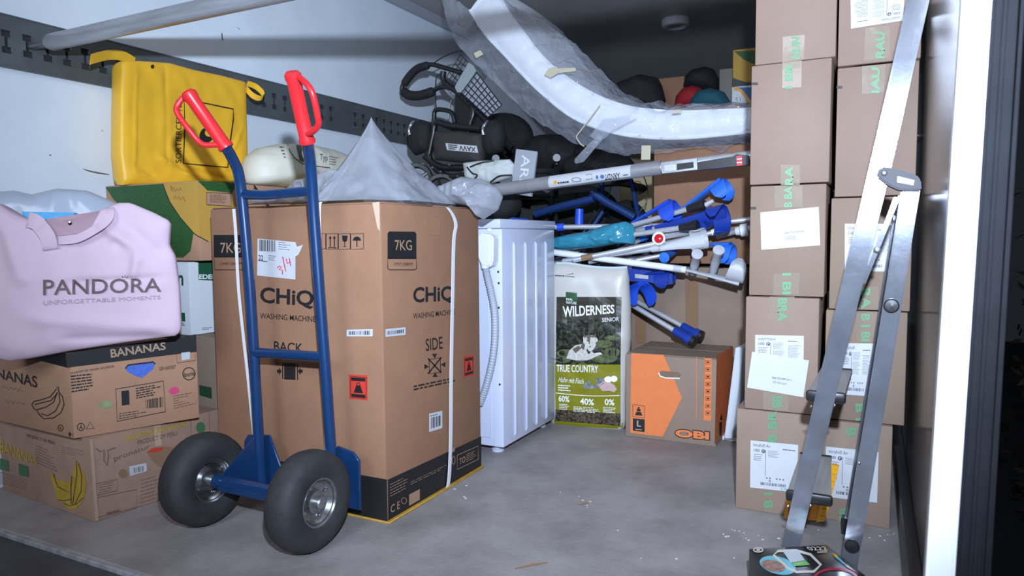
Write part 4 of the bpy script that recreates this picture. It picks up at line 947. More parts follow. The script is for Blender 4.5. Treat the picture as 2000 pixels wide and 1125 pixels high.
pr('sheet_print', lambda bm: (lines(bm, SF['C'][1], ((1533, 453), (1582, 448), (1582, 452), (1533, 457)), 2, .4, .002), lines(bm, SF['C'][1], ((1533, 461), (1560, 459), (1560, 470), (1533, 470)), 4, .3, .002)), mat('label_ink', (.06, .06, .075), .5), SF['C'][0])
medlabel('a', ((1661, -34), (1768, -40), (1764, 40), (1662, 56)), 'Intrafix® Primeline', True, flip=True)
medlabel('c', ((1650, 437), (1745, 437), (1744, 530), (1650, 530)), 'Intrafix®', True)
medlabel('d', ((1644, 670), (1706, 671), (1700, 774), (1642, 770)), 'Intrafix®', True)

# ------------------------------------------------------------------ aluminium step ladder
YL = 1.64
lad = thing('step_ladder', 'aluminium step ladder standing sideways before the carton stack, bright with reflection', 'ladder', onZ(1560, 1075, 0))
def bar4(px, y, d, bev=.003):
    bm = prism([onY(u, v, y) for u, v in px], (0, d, 0)); bmesh.ops.bevel(bm, geom=list(bm.edges), offset=bev, segments=2, affect='EDGES'); return bm
def shiftpx(px, y, y2):              # the same bar, further back along the tread
    return [onY(u, v, y)+V((0, y2-y, 0)) for u, v in px]
FR = [(1784, -55), (1828, -55), (1747, 300), (1650, 700), (1546, 1135), (1511, 1135), (1609, 700), (1704, 300)]
RR = [(1761, 366), (1798, 366), (1742, 720), (1668, 1150), (1634, 1150), (1705, 720)]
for px in (FR, RR):
    obj('rail', bar4(px, YL, .022), alu_lad, lad)
    bm = prism(shiftpx(px, YL, 1.975), (0, .022, 0)); bmesh.ops.bevel(bm, geom=list(bm.edges), offset=.003, segments=2, affect='EDGES'); obj('rail', bm, alu_lad, lad)
def floorfoot(px, y):                  # rubber shoe from the end of a rail to the floor
    a, b = [onY(u, v, y) for u, v in px]; return prism([a+V((-.002, 0, .03)), b+V((.002, 0, .03)), V((b.x+.002, y, .0)), V((a.x-.002, y, .0))], (0, .03, 0))
for y in (YL-.004, 1.971):
    for px in (((1511, 1135), (1546, 1135)), ((1634, 1150), (1668, 1150))):
        a = onY(*px[0], YL); b = onY(*px[1], YL); zt_ = max(a.z, .012)
        obj('foot', prism([(a.x-.003, y, zt_+.03), (b.x+.003, y, zt_+.03), (b.x+.003, y, 0), (a.x-.003, y, 0)], (0, .03, 0)), black_pl, lad)
tread_m = mat('ribbed_tread', (.40, .38, .36), .55, metal=.3, var=.15, bump=.3, bs=90, stretch=(20, 1, 1))
for nl, nr_, fl_, fr_ in (((1577, 768), (1650, 764), (1604, 718), (1664, 715)), ((1538, 966), (1624, 960), (1563, 884), (1624, 880))):
    y0, y1 = 1.672, 1.972
    a, b = onY(*nl, y0), onY(*nr_, y0); z = (a.z+b.z)/2; c, d = onY(*fl_, y1), onY(*fr_, y1)
    tb_ = obj('tread', prism([(a.x, y0, z), (b.x, y0, z), (d.x, y1, z), (c.x, y1, z)], (0, 0, -.012)), tread_m, lad)
    obj('tread_lip', abox(a.x-.003, b.x+.003, y0-.012, y0+.004, z-.022, z+.003, .006, 2), black_pl, tb_)
    obj('tread_lip', abox(c.x-.001, d.x+.001, y1-.003, y1+.004, z-.012, z+.004, .002, 1), black_pl, tb_)
hz = [onY(u, v, YL-.016) for u, v in ((1713, 345), (1713, 335), (1720, 327), (1732, 325), (1790, 341), (1799, 352), (1800, 372), (1758, 372), (1735, 362))]
bm = prism(hz, (0, .05, 0)); bmesh.ops.bevel(bm, geom=list(bm.edges), offset=.003, segments=2, affect='EDGES')
hg = obj('hinge', bm, mat('grey_hinge_plastic', (.10, .10, .11), .65, spec=.2), lad)
HP = Pl((0, YL-.016, 0), (0, -1, 0))
pr('hinge_sticker', lambda bm: poly(bm, HP, ((1753, 344), (1786, 352), (1784, 362), (1752, 356)), .001), paper, hg)
pr('sticker_lettering', lambda bm: text(bm, HP, 'ZZZ', ((1757, 348), (1770, 351), (1769, 356), (1756, 353)), .03, .0018), mat('blue_ink', (.05, .2, .55), .5), hg)
obj('rivet', lathe(NB(), HP.hit(1727, 338), (0, -1, 0), [(.006, 0), (.006, .002), (.003, .004), (0, .004)], 16), zinc, hg)
obj('strut', bar4([(1746, 384), (1758, 386), (1690, 556), (1683, 552)], YL+.03, .012, .002), alu_lad, lad)
obj('rivet', lathe(NB(), onY(1713, 488, YL+.03), (0, -1, 0), [(.007, 0), (.007, .003), (.003, .005), (0, .005)], 16), zinc, lad)
for u, v in ((1741, 597), (1664, 1066)):
    obj('end_cap', lathe(NB(), onY(u, v, YL), (0, -1, 0), [(.0145, 0), (.0145, .004), (.012, .007), (0, .008)], 24), black_pl, lad)
for u, v in ((1584, 794), (1630, 792), (1539, 989), (1583, 988), (1678, 905)):
    obj('rivet', lathe(NB(), onY(u, v, YL-.001), (0, -1, 0), [(.003, 0), (.003, .001), (0, .0025)], 10), chrome, lad)
yt = thing('yellow_tray', 'narrow yellow plastic tray standing on the floor behind the ladder, against the cartons', 'tray', onZ(1570, 1010, 0))
ypl = mat('yellow_plastic', (.78, .36, .008), .4)
yq = [onY(u, v, 1.985) for u, v in ((1619, 906), (1639, 911), (1611, 1018), (1594, 1020))]
obj('side_wall', prism(yq, (0, .012, 0)), ypl, yt)
yq = [onY(u, v, 2.0) for u, v in ((1537, 962), (1612, 915), (1596, 1017), (1531, 1012))]
obj('back_wall', prism(yq, (0, .01, 0)), mat('orange_plastic', (.62, .22, .006), .4), yt)
for i in range(7):
    p = onY(1631-i*4.2, 925+i*14, 1.984); obj('ridge', abox(p.x-.006, p.x+.006, 1.981, 1.986, p.z-.001, p.z+.001), ypl, yt)

# ------------------------------------------------------------------ pet food box in front
b0, b1, b3 = onZ(1462, 1071, .10), onZ(1615, 1063, .10), onZ(1506, 1125, .10)
e1 = b1-b0; e2 = (b3-b0); e2 = (e2-e1*(e2.dot(e1)/e1.dot(e1))).normalized()*.175
cf = carton('pet_food_box', 'black pet food box on the floor at the foot of the ladder', V((b0.x, b0.y, 0)), e1, e2, (0, 0, .10), mat('glossy_black_card', (.012, .012, .014), .22))
CT = Pl((0, 0, .10), (0, 0, 1))
pr('bowl_picture', lambda bm: poly(bm, CT, ell(1519, 1104, 36, 17, 30, 14), .0008), mat('turquoise_bowl', (.10, .46, .55), .3), cf)
pr('meat_picture', lambda bm: poly(bm, CT, ell(1510, 1105, 24, 11, 24, 14), .0014), mat('meat_chunks', (.40, .22, .16), .5, var=.7, vs=120), cf)
pr('printed_frame', lambda bm: ring_line(bm, CT, [(1511, 1084), (1520, 1076), (1555, 1075), (1583, 1083), (1603, 1103), (1590, 1116), (1556, 1117), (1540, 1110)], 5, off=.001), mat('cream_line', (.62, .58, .50), .4), cf)
pr('packet_picture', lambda bm: poly(bm, CT, ((1529, 1077), (1559, 1075), (1573, 1095), (1545, 1100)), .0016), paper, cf)
pr('green_stripe', lambda bm: poly(bm, CT, ((1545, 1099), (1573, 1094), (1582, 1103), (1551, 1106)), .0016), mat('fresh_green', (.12, .42, .05), .4), cf)
def cfw(bm):
    text(bm, CT, '0222', ((1573, 1068), (1612, 1067), (1617, 1075), (1582, 1075)), .01, .0012); lines(bm, CT, ((1595, 1077), (1615, 1076), (1617, 1079), (1598, 1080)), 1, .7)
    ring_line(bm, CT, ell(1481, 1074, 9, 4, 20), 2.2, off=.0012); poly(bm, CT, ell(1481, 1074, 4, 1.8, 14), .0012)
    poly(bm, CT, ((1648, 1101), (1656, 1104), (1672, 1117), (1655, 1108)), .0012)
pr('pale_print', cfw, mat('cream_line', (.62, .58, .50), .4), cf)
pr('yellow_stripe', lambda bm: poly(bm, CT, ((1626, 1080), (1633, 1083), (1638, 1089), (1631, 1088)), .0012), ypl, cf)
pr('turquoise_stripe', lambda bm: poly(bm, CT, ((1631, 1088), (1638, 1089), (1655, 1105), (1647, 1101)), .0012), mat('turquoise_bowl', (.10, .46, .55), .3), cf)
pr('red_ring', lambda bm: ring_line(bm, CT, ell(1632, 1131, 42, 20, 24, 0, 180, 360), 5, closed=False, off=.0012), mat('dark_red_print', (.35, .01, .03), .4), cf)

# ------------------------------------------------------------------ curved mattress in a plastic cover
MB_ = [(918, 20), (947, 65), (990, 112), (1024, 149), (1058, 182), (1110, 224), (1162, 249), (1220, 264), (1280, 270), (1337, 270), (1400, 265), (1464, 258), (1530, 250)]
MT_ = [(965, -26), (995, 24), (1030, 72), (1058, 108), (1090, 138), (1132, 168), (1178, 192), (1230, 209), (1285, 216), (1337, 218), (1400, 216), (1464, 213), (1530, 207)]
mB = spline([onY(u, v, 2.92) for u, v in MB_], 5); mT = spline([onY(u, v, 2.92) for u, v in MT_], 5); n = len(mB)
mt = thing('mattress', 'curved white mattress wrapped in clear plastic slung from ceiling to carton stack', 'mattress', onY(1240, 290, 3.0))
def mattress():
    cross = []
    for t in range(20):                       # rounded rectangle across (front edge, top, back edge, underside)
        pass
    D = .80
    def fn(a, b):
        i = min(int(round(a*(n-1))), n-1); B, Tp = mB[i], mT[i]
        q = b*4; k = int(q) % 4; f = q-int(q)
        cs = [(0, 0), (0, 1), (1, 1), (1, 0)]
        (d0, h0), (d1, h1) = cs[k], cs[(k+1) % 4]; d, h = d0*(1-f)+d1*f, h0*(1-f)+h1*f
        p = B.lerp(Tp, h) + V((0, D*d, 0))
        # soft bulge of the side panel and quilting
        if k == 0: p.y -= .018*math.sin(math.pi*f)
        if k == 1: p += (Tp-B).normalized()*(.012*math.sin(math.pi*f)+.004*abs(math.sin(a*40)))
        return p
    bm = grid(lambda a, b: fn(b, a), 32, n-1, closed_u=True)
    bm.verts.ensure_lookup_table(); L_ = list(bm.verts)
    bm.faces.new(L_[:32][::-1]); bm.faces.new(L_[-32:])
    bmesh.ops.recalc_face_normals(bm, faces=bm.faces); return bm
mwhite = mat('white_quilted_cover', (.82, .85, .90), .7, bump=.5, bs=14)
obj('mattress_body', mattress(), mwhite, mt, ang=60)
obj('piping', T([p+V((0, -.003, 0)) for p in mB], .006, 8), mwhite, mt)
obj('piping', T([p+V((0, -.003, 0)) for p in mT], .006, 8), mwhite, mt)
LF = [(862, -30), (872, 25), (893, 85), (930, 128), (985, 180), (1040, 232), (1100, 270), (1160, 296), (1230, 307), (1300, 304), (1370, 296), (1464, 286), (1530, 280)]
UF = [(940, -40), (1000, 14), (1058, 43), (1095, 66), (1116, 82), (1165, 130), (1196, 160), (1228, 191), (1280, 203), (1337, 210), (1400, 210), (1464, 209), (1530, 204)]
def cover():
    l = spline([onY(u, v, 2.95) for u, v in LF], 10); b = spline([onY(u, v, 2.872) for u, v in MB_], 10); t_ = spline([onY(u, v, 2.878) for u, v in MT_], 10); u_ = spline([onY(u, v, 3.06) for u, v in UF], 10); m = len(l)
    def fn(a, c):
        i = min(int(round(a*(m-1))), m-1); P = [l[i], b[i], t_[i], u_[i]]; q = c*3; k = min(int(q), 2); f = q-k
        p0 = P[max(k-1, 0)]; p1 = P[k]; p2 = P[k+1]; p3 = P[min(k+2, 3)]
        p = 0.5*((2*p1)+(p2-p0)*f+(2*p0-5*p1+4*p2-p3)*f*f+(3*p1-p0-3*p2+p3)*f**3)
        w_ = 1-2.6*abs(noise.noise(V((p.x*7+p.z*5, p.z*9-p.x*6, 3+c))))+.8*(.5-1.6*abs(noise.noise(V((p.x*19, p.z*16, 8+2*c)))))
        edge = 1.0 if k != 1 else .35
        return p + V((0, -.020*w_*edge-.004, .012*w_*edge))
    return grid(lambda a, c: fn(c, a), 36, m-1)
film_m = film('clear_mattress_film', (.66, .70, .80), .15, .09, 15, .9, .5)
obj('plastic_cover', cover(), film_m, mt, ang=35)
EP = Pl((0, 2.845, 0), (0, -1, 0))
tape_y = mat('yellowed_tape', (.55, .50, .36), .35)
for q in ([(1063, 146), (1072, 133), (1087, 130), (1090, 134), (1124, 132), (1125, 139), (1090, 143), (1076, 152)], [(925, 104), (938, 98), (944, 106), (930, 114)], [(1253, 284), (1271, 284), (1270, 312), (1252, 312)], [(1314, 215), (1330, 214), (1331, 221), (1313, 222)]):
    obj('tape_strip', solid((lambda bm: (poly(bm, EP, q), bm)[1])(NB()), .001), tape_y, mt)
obj('tie_string', T(spline([EP.hit(u, v) for u, v in ((1172, 205), (1152, 232), (1132, 258), (1126, 268), (1133, 280), (1141, 286))], 5), .003, 6), tape_y, mt)
tl_ = Pillow([EP.hit(u, v) for u, v in ((1172, 262), (1180, 270), (1160, 292), (1140, 316), (1124, 320), (1120, 314), (1136, 296), (1156, 276))], (0, -1, 0), .012, .012, e=2, wr=.006, wf=30, seed=4, seg=48)
obj('film_tail', tl_.mesh(8), film_m, mt)
ff = Pillow([EP.hit(u, v) for u, v in ((1150, 268), (1178, 232), (1230, 225), (1256, 236), (1228, 240), (1195, 258), (1176, 276))], (0, -1, 0), .012, .006, e=2, wr=.006, wf=30, seed=14, seg=48)
obj('film_fold', ff.mesh(8), film_m, mt)

# ------------------------------------------------------------------ telescopic load bar with a label across the pile
Yb = 2.60
lb = thing('load_bar', 'grey telescopic load bar with a white printed label lying across the rollator pile', 'bar', onY(1290, 350, Yb))
A_, B_, C_ = onY(955, 373, Yb), onY(1292, 327, Yb), onY(1500, 301, Yb); C_ = B_+(C_-B_)*((XR-.004-B_.x)/(C_.x-B_.x))
obj('tube', T([A_, B_], .0265, 24), mat('grey_bar_paint', (.33, .33, .345), .42, metal=.3, var=.15, vs=18), lb)
obj('inner_tube', T([B_, C_], .0195, 20), alu, lb)
dx_ = (B_-A_).normalized()
BPl = Pl(A_+V((0, -.0285, 0)), (0, -1, 0))
lab = solid(patch(NB(), BPl, ((1075, 348), (1234, 327), (1236, 343), (1077, 363)), 8, 1, 0), .0015)
bml = NB(); N_ = 10
def lw(a, b):
    u, v = bil(((1075, 344), (1234, 323), (1236, 345), (1077, 367)), a, b); p = onY(u, v, Yb); ax = A_+dx_*((p-A_).dot(dx_)); h = (p-ax).dot(V((0, 0, 1)).cross(V((0, 1, 0))).cross(V((0, 1, 0)))*0+V((0, 0, 1)))
    h = max(-.024, min(.024, (p-ax).z)); return ax+V((0, -math.sqrt(max(.0272**2-h*h, 0)), 0))+V((0, 0, 1))*h
lab.free(); obj('label', grid(lw, 8, 8, bm=bml), paper, lb)
class LabS:
    def hit(s, u, v, off=0):
        p = onY(u, v, Yb); ax = A_+dx_*((p-A_).dot(dx_)); h = max(-.024, min(.024, (p-ax).z)); return ax+V((0, -math.sqrt(max((.0274+off)**2-h*h, 0)), h))
LS = LabS()
def lbt(bm):
    text(bm, LS, 'ARNDT', ((1216, 349), (1186, 353), (1185, 342), (1215, 338)), .02)
    lines(bm, LS, ((1095, 356), (1120, 353), (1120, 358), (1095, 361)), 1, .6); ring_line(bm, LS, ell(1131, 352, 9, 4, 14), 1, off=.001)
    ring_line(bm, LS, ((1150, 342), (1160, 341), (1162, 350), (1150, 352)), 1, off=.001); lines(bm, LS, ((1222, 342), (1233, 340), (1233, 343), (1222, 345)), 1, .6)
pr('label_print', lbt, ink, lb, gap=.01)
pr('label_emblem', lambda bm: (poly(bm, LS, ell(1181, 346, 4, 4, 14), .001), poly(bm, LS, ell(1171, 347, 2.5, 4, 12), .001)), mat('label_blue', (.06, .15, .35), .5), lb)
pr('yellow_mark', lambda bm: poly(bm, LS, ell(1090, 357, 3.5, 3.5, 12), .001), ypl, lb)
# ratchet clamp and black lever
rc = obj('ratchet', prism([onY(u, v, Yb-.032) for u, v in ((1291, 318), (1361, 309), (1362, 331), (1293, 339))], (0, .05, 0)), zinc, lb)
obj('ratchet_slot', prism([onY(u, v, Yb-.036) for u, v in ((1297, 323), (1318, 321), (1318, 333), (1298, 335))], (0, .003, 0)), mat('pale_plate', (.62, .63, .66), .3, metal=.5), rc)
obj('ratchet_slot', prism([onY(u, v, Yb-.036) for u, v in ((1322, 320), (1354, 316), (1355, 327), (1322, 332))], (0, .003, 0)), black_pl, rc)
obj('lever', prism([onY(u, v, Yb-.03) for u, v in ((1355, 318), (1432, 305), (1438, 301), (1462, 303), (1462, 322), (1440, 324), (1358, 333))], (0, .03, 0)), black_pl, lb)
tg = obj('red_tag', prism([onY(u, v, Yb-.034) for u, v in ((1438, 305), (1449, 304), (1450, 323), (1439, 324))], (0, .003, 0)), mat('red_tag', (.65, .02, .04), .4), lb)
pr('tag_stripe', lambda bm: [poly(bm, Pl((0, Yb-.034, 0), (0, -1, 0)), R4(1439, y, 1449, y+2, -1), .001) for y in (310, 317)], white_ink, tg)

# ------------------------------------------------------------------ crutches
cb1 = mat('light_blue_plastic', (.035, .19, .78), .42); cb2 = mat('royal_blue_plastic', (.018, .085, .62), .42); cb3 = mat('dark_blue_plastic', (.012, .045, .33), .42)
gp = mat('pale_grey_plastic', (.52, .53, .56), .45)
GC = 'crutches heaped behind the washing machine'
def cuff_bm(K, ax, o, R_=.046, wd=.066, span=125):
    ax = V(ax).normalized(); o = V(o); o = (o-ax*o.dot(ax)).normalized(); s_ = ax.cross(o); c = K+o*R_
    def fn(a, b):
        t = math.radians(-span+2*span*a); ww = wd*(1-.35*abs(2*a-1)**3); e_ = 1-.55*max(0, abs(2*a-1)-.82)/.18*abs(2*b-1)
        return c + (-o*math.cos(t)+s_*math.sin(t))*R_ + ax*(ww*(b-.5)*e_)
    return solid(grid(fn, 28, 6), .0045)
def crutch(label, foot, hand, cuff, grip=None, o=(0, -.3, -1), col=cb1, gcol=None, shaft=alu, fer=black_pl, rs=.0105, R_=.046, span=125, name='crutch', group=GC):
    f, h = onY(*foot), onY(*hand); t = thing(name, label, name, V((f+h)/2), group)
    obj('shaft', T([f, h], rs, 14), shaft, t)
    d = (h-f).normalized()
    if fer: obj('ferrule', lathe(NB(), f+d*.03, -d, [(0, -.004), (.013, -.004), (.0145, 0), (.0165, .028), (.022, .038), (.022, .05), (0, .05)], 20), fer, t)
    obj('collar', lathe(NB(), f.lerp(h, .92), d, [(rs, 0), (.0135, .0), (.0135, .03), (rs, .03)], 16), gcol or col, t)
    if cuff:
        k = onY(*cuff); ax = (k-h).normalized(); L = (k-h).length
        oo = V(o); oo = (oo-ax*oo.dot(ax)).normalized()
        obj('arm_sleeve', T([h-ax*.02, h+ax*.02, h.lerp(k, .5), h.lerp(k, .85), k+ax*.02], [.0125, .014, .019, .027, .033], 16, flat=.32, up=oo), col, t)
        obj('cuff', cuff_bm(k, ax, o, R_, span=span), col, t)
    if grip:
        a, b = [onY(*g) for g in grip]; gd = (b-a).normalized(); gl = (b-a).length
        g_ = obj('handgrip', lathe(NB(), a, gd, [(0, -.005), (.013, -.005), (.015, 0), (.0165, gl*.5), (.0155, gl*.85), (.021, gl*.93), (.021, gl), (0, gl+.003)], 20), gcol or col, t)
    return t
crutch('light blue forearm crutch on top of the heap, its cuff highest at right', (1150, 520, 2.95), (1262, 462, 2.86), (1402, 358, 2.84), None, (.75, -.2, -.6), cb1)
crutch('royal blue forearm crutch rising out of the turquoise wrapping', (1060, 520, 2.86), (1205, 452, 2.80), (1302, 398, 2.78), None, (.9, -.1, .15), cb2, R_=.048)
crutch('dark blue forearm crutch with a wide cuff hanging over its front', (1085, 470, 2.9), (1280, 446, 2.80), (1408, 418, 2.76), ((1395, 432, 2.82), (1370, 444, 2.74)), (.25, -.9, -.35), cb3, R_=.052, span=140)
crutch('light blue forearm crutch whose cuff curls down at the right end', (1150, 500, 2.9), (1345, 478, 2.84), (1418, 478, 2.82), None, (.25, -.15, -1), cb1, R_=.045, span=130)
crutch('grey forearm crutch with silver shaft, cuff turned up and grip downwards', (1085, 512, 2.70), (1290, 484, 2.72), (1366, 470, 2.74), ((1353, 532, 2.78), (1362, 496, 2.66)), (.9, -.2, .2), gp, R_=.04)
crutch('white forearm crutch sloping down to the right with its pale cuff', (1060, 490, 2.68), (1340, 527, 2.72), (1434, 549, 2.74), ((1392, 533, 2.76), (1404, 488, 2.64)), (.5, -.2, .9), gp, shaft=white_pl, rs=.013, R_=.05)
def cane(label, a, b, m=alu, fer=black_pl, rs=.0105, name='walking_cane'):
    f, h = onY(*a), onY(*b); t = thing(name, label, 'cane', V((f+h)/2), GC); d = (h-f).normalized()
    obj('shaft', T([f, h], rs, 14), m, t)
    if fer: obj('ferrule', lathe(NB(), f+d*.045, -d, [(0, -.004), (.014, -.004), (.0155, 0), (.018, .035), (.0215, .05), (.0215, .066), (.016, .07), (0, .07)], 20), fer, t)
    return t, f, h, d
t, f, h, d = cane('silver crutch end with a black rubber foot and pale grey tip, upper of two', (1366, 402, 2.74), (1235, 440, 2.78))
obj('shaft_collar', T([h, h+d*.03], .0175, 14), black_pl, t)
obj('reflector', T([onY(1364, 404, 2.742), onY(1380, 400, 2.742), onY(1394, 392, 2.742)], [.017, .019, .013], 14, flat=.6), gp, t)
cane('silver crutch end with a black rubber foot, lower of two', (1352, 442, 2.70), (1232, 459, 2.74))
t, f, h, d = cane('silver cane with a round red reflector in a white ring', (1400, 452, 2.80), (1150, 512, 2.74), fer=None)
t['label'] = 'long silver shaft with a white pointed tip, sloping under the red reflector'
obj('tip', T([f+d*.02, f-d*.02, f-d*.045], [.0125, .0125, .004], 14), white_pl, t)
t = thing('walking_cane', 'cane end with a round red reflector in a white ring', 'cane', onY(1288, 470, 2.70), GC)
obj('shaft', T([onY(1298, 462, 2.71), onY(1362, 452, 2.80)], .011, 14), alu, t)
rf = obj('reflector_ring', lathe(NB(), onY(1287, 466, 2.70), (0, -1, .1), [(.019, -.012), (.026, 0), (.026, .006), (.018, .010), (0, .010)], 24), white_pl, t)
obj('red_reflector', lathe(NB(), onY(1287, 466, 2.69), (0, -1, .1), [(.0175, 0), (.0175, .004), (.012, .008), (0, .010)], 20), mat('red_reflector', (.65, .008, .02), .2), rf)
t, f, h, d = cane('thin silver shaft with brown tape low on the heap, nearest the sack top', (1120, 508, 2.66), (1300, 472, 2.72), fer=None)
obj('tape_wrap', T([onY(1136, 504.5, 2.663), onY(1158, 500, 2.67)], .0125, 14), tape_dark, t)
cane('silver shaft half hidden low in the heap, beside the brown taped one', (1160, 512, 2.86), (1300, 500, 2.90), fer=None)
t, f, h, d = cane('level silver shaft with a blue collar behind the washing machine', (1070, 444, 2.78), (1295, 441, 2.84), fer=None)
obj('blue_collar', T([onY(1089, 444, 2.784), onY(1102, 443.5, 2.788)], .0165, 14), cb2, t)
obj('handgrip', T([onY(1131, 438, 2.86), onY(1132, 408, 2.86)], [.02, .0175], 14), cb2, t)
cane('silver shaft running behind the carton stack at the right end', (1345, 441, 2.86), (1480, 427, 2.90), fer=None)
t, f, h, d = cane('short white rubber footed crutch end beside the carton stack', (1470, 444, 2.86), (1400, 462, 2.90), fer=None)
obj('white_foot', lathe(NB(), onY(1437, 452, 2.87), (1, 0, .15), [(0, 0), (.016, 0), (.018, .015), (.025, .02), (.025, .045), (.016, .05), (0, .05)], 18), white_pl, t)
cane('white shaft along the top of the dog food sack, left end behind the washing machine', (1070, 486, 2.76), (1235, 520, 2.80), m=white_pl, fer=None, rs=.0115)
# two crutches crossing down onto the orange carton
for k, (a, b, lab_) in enumerate((((1355, 668, 2.74), (1225, 590, 2.80), 'blue footed silver crutch leaning on the orange carton, front one'), ((1370, 657, 2.86), (1228, 580, 2.92), 'blue footed silver crutch leaning on the orange carton, rear one'))):
    t, f, h, d = cane(lab_, a, b, fer=None, name='crutch'); t['category'] = 'crutch'
    obj('ferrule', lathe(NB(), f+d*.088, -d, [(0, -.004), (.014, -.004), (.0165, 0), (.0165, .05), (.021, .056), (.0225, .09), (.0, .092)], 20), cb3, t)
    obj('ferrule_tip', lathe(NB(), f, -d, [(.0228, -.012), (.0228, .004), (0, .006)], 20), black_pl, t)
hx_ = crutch('blue crutch handle beside the sack with a pale blue grip end facing out', (1130, 560, 2.85), (1222, 540, 2.84), (1296, 530, 2.80), ((1318, 488, 2.86), (1297, 503, 2.74)), (.2, .1, -1), cb3, gcol=cb1, R_=.04)
obj('handle_housing', prism([onY(u, v, 2.80) for u, v in ((1205, 515), (1240, 512), (1313, 521), (1313, 555), (1288, 557), (1268, 551), (1205, 548))], (0, .03, 0)), cb3, bpy.data.objects[hx_.name])
obj('silver_insert', prism([onY(u, v, 2.797) for u, v in ((1240, 535), (1266, 538), (1266, 545), (1240, 543))], (0, .004, 0)), alu, hx_)
crutch('blue slotted crutch cuff between the sack and the wide carton', (1130, 580, 2.86), (1205, 570, 2.84), (1250, 556, 2.78), None, (.3, -.25, -1), cb2, R_=.055)
cane('silver shaft below the grey crutch grips', (1225, 512, 2.80), (1300, 497, 2.84), fer=None)
tbp = Pillow([onY(u, v, 2.74) for u, v in ((1075, 486), (1074, 466), (1110, 458), (1150, 452), (1180, 440), (1222, 432), (1238, 440), (1243, 458), (1240, 476), (1205, 476), (1160, 484), (1110, 488))], (0, -1, 0), .04, .03, e=2.3, wr=.012, wf=13, seed=6, cen=onY(1165, 464, 2.74), ridge=True, seg=120)
tag(obj('plastic_wrapping', tbp.mesh(24), mat('turquoise_film', (.035, .25, .36), .2, bump=.6, bs=28), ang=40), 'turquoise plastic wrapped around the crutch shafts behind the washing machine', 'wrapping')

# ------------------------------------------------------------------ rollators heaped behind the washing machine
rt_ = mat('black_rollator_tube', (.012, .012, .013), .32)
GR_ = 'black rollators heaped in the van'
tag(ABX('carton', 'brown carton beneath the rollators behind the washing machine', -1.76, -.96, 2.72, 3.45, 0, .60, card_grey), 'brown carton beneath the rollators behind the washing machine', 'box')
tag(ABX('carton', 'brown carton beneath the rollators by the left wall', -2.38, -1.79, 2.72, 3.45, 0, .66, card_grey), 'brown carton beneath the rollators by the left wall', 'box')
def rollator(label, M_, navy=False):
    t = thing('rollator', label, 'rollator', M_.translation, GR_); m = mat('navy_tube', (.008, .035, .14), .4) if navy else rt_
    def P(*p): return M_ @ V(p)
    R3 = M_.to_3x3()
    for s_ in (-.26, .26):
        obj('front_leg', T([P(s_, .30, .09), P(s_, .02, .58)], .0125, 10), m, t); obj('rear_leg', T([P(s_, -.30, .09), P(s_, .0, .55)], .0125, 10), m, t)
        obj('handle_post', T(spline([P(s_, .0, .55), P(s_, -.08, .75), P(s_, -.14, .88), P(s_, -.22, .90)], 5), .0115, 10), m, t)
        obj('handgrip', T([P(s_, -.20, .90), P(s_, -.32, .90)], [.016, .018], 12), black_pl, t)
        obj('brake_lever', T(spline([P(s_, -.18, .88), P(s_, -.25, .86), P(s_, -.31, .85)], 4), .005, 8), black_pl, t)
        obj('brake_cable', T(spline([P(s_, -.18, .90), P(s_*1.1, -.05, .95), P(s_*1.1, .05, .7), P(s_, -.2, .35), P(s_, -.28, .15)], 6), .0025, 6), black_pl, t)
        for y in (-.30, .30):
            w_ = obj('wheel', lathe(NB(), P(s_, y, .10), R3 @ V((1, 0, 0)), [(.072, -.014), (.092, -.016), (.1, -.008), (.1, .008), (.092, .016), (.072, .014), (.072, -.014)], 28), rubber, t)
            obj('hub', lathe(NB(), P(s_, y, .10), R3 @ V((1, 0, 0)), [(0, -.018), (.018, -.018), (.018, .018), (0, .018)], 16), zinc, w_)
            bm = NB()
            for k in range(5):
                a = k*2*math.pi/5; tube(bm, [P(s_, y+.015*math.cos(a), .10+.015*math.sin(a)), P(s_, y+.074*math.cos(a), .10+.074*math.sin(a))], .006, 6)
            obj('spokes', bm, black_pl, w_)
    obj('seat', b_box(NB(), P(-.22, -.13, .56), R3 @ V((.44, 0, 0)), R3 @ V((0, .26, 0)), R3 @ V((0, 0, .03)), .01, 2), black_mat, t)
    obj('cross_brace', T([P(-.26, .2, .25), P(.26, .2, .25)], .01, 8), m, t)
    obj('bag', b_box(NB(), P(-.2, .0, .27), R3 @ V((.40, 0, 0)), R3 @ V((0, .2, 0)), R3 @ V((0, 0, .27)), .02, 2), black_mat, t)
    obj('backrest', T(spline([P(-.26, -.06, .78), P(-.18, .08, .8), P(0, .12, .8), P(.18, .08, .8), P(.26, -.06, .78)], 5), .016, 10), black_mat, t)
    return t
def MX(x, y, z, rz, rx=0, ry=0, s_=1.0): return Matrix.Translation((x, y, z)) @ Matrix.Rotation(math.radians(rz), 4, 'Z') @ Matrix.Rotation(math.radians(rx), 4, 'X') @ Matrix.Rotation(math.radians(ry), 4, 'Y') @ Matrix.Scale(s_, 4)
rollator('black folded rollator lying under the mattress, centre of the heap', MX(-1.55, 3.22, .66, 25, 4, 0, .55))
rollator('navy framed rollator low behind the load bar, its tubes showing blue', MX(-1.12, 3.30, .62, -35, 0, 12, .5), True)
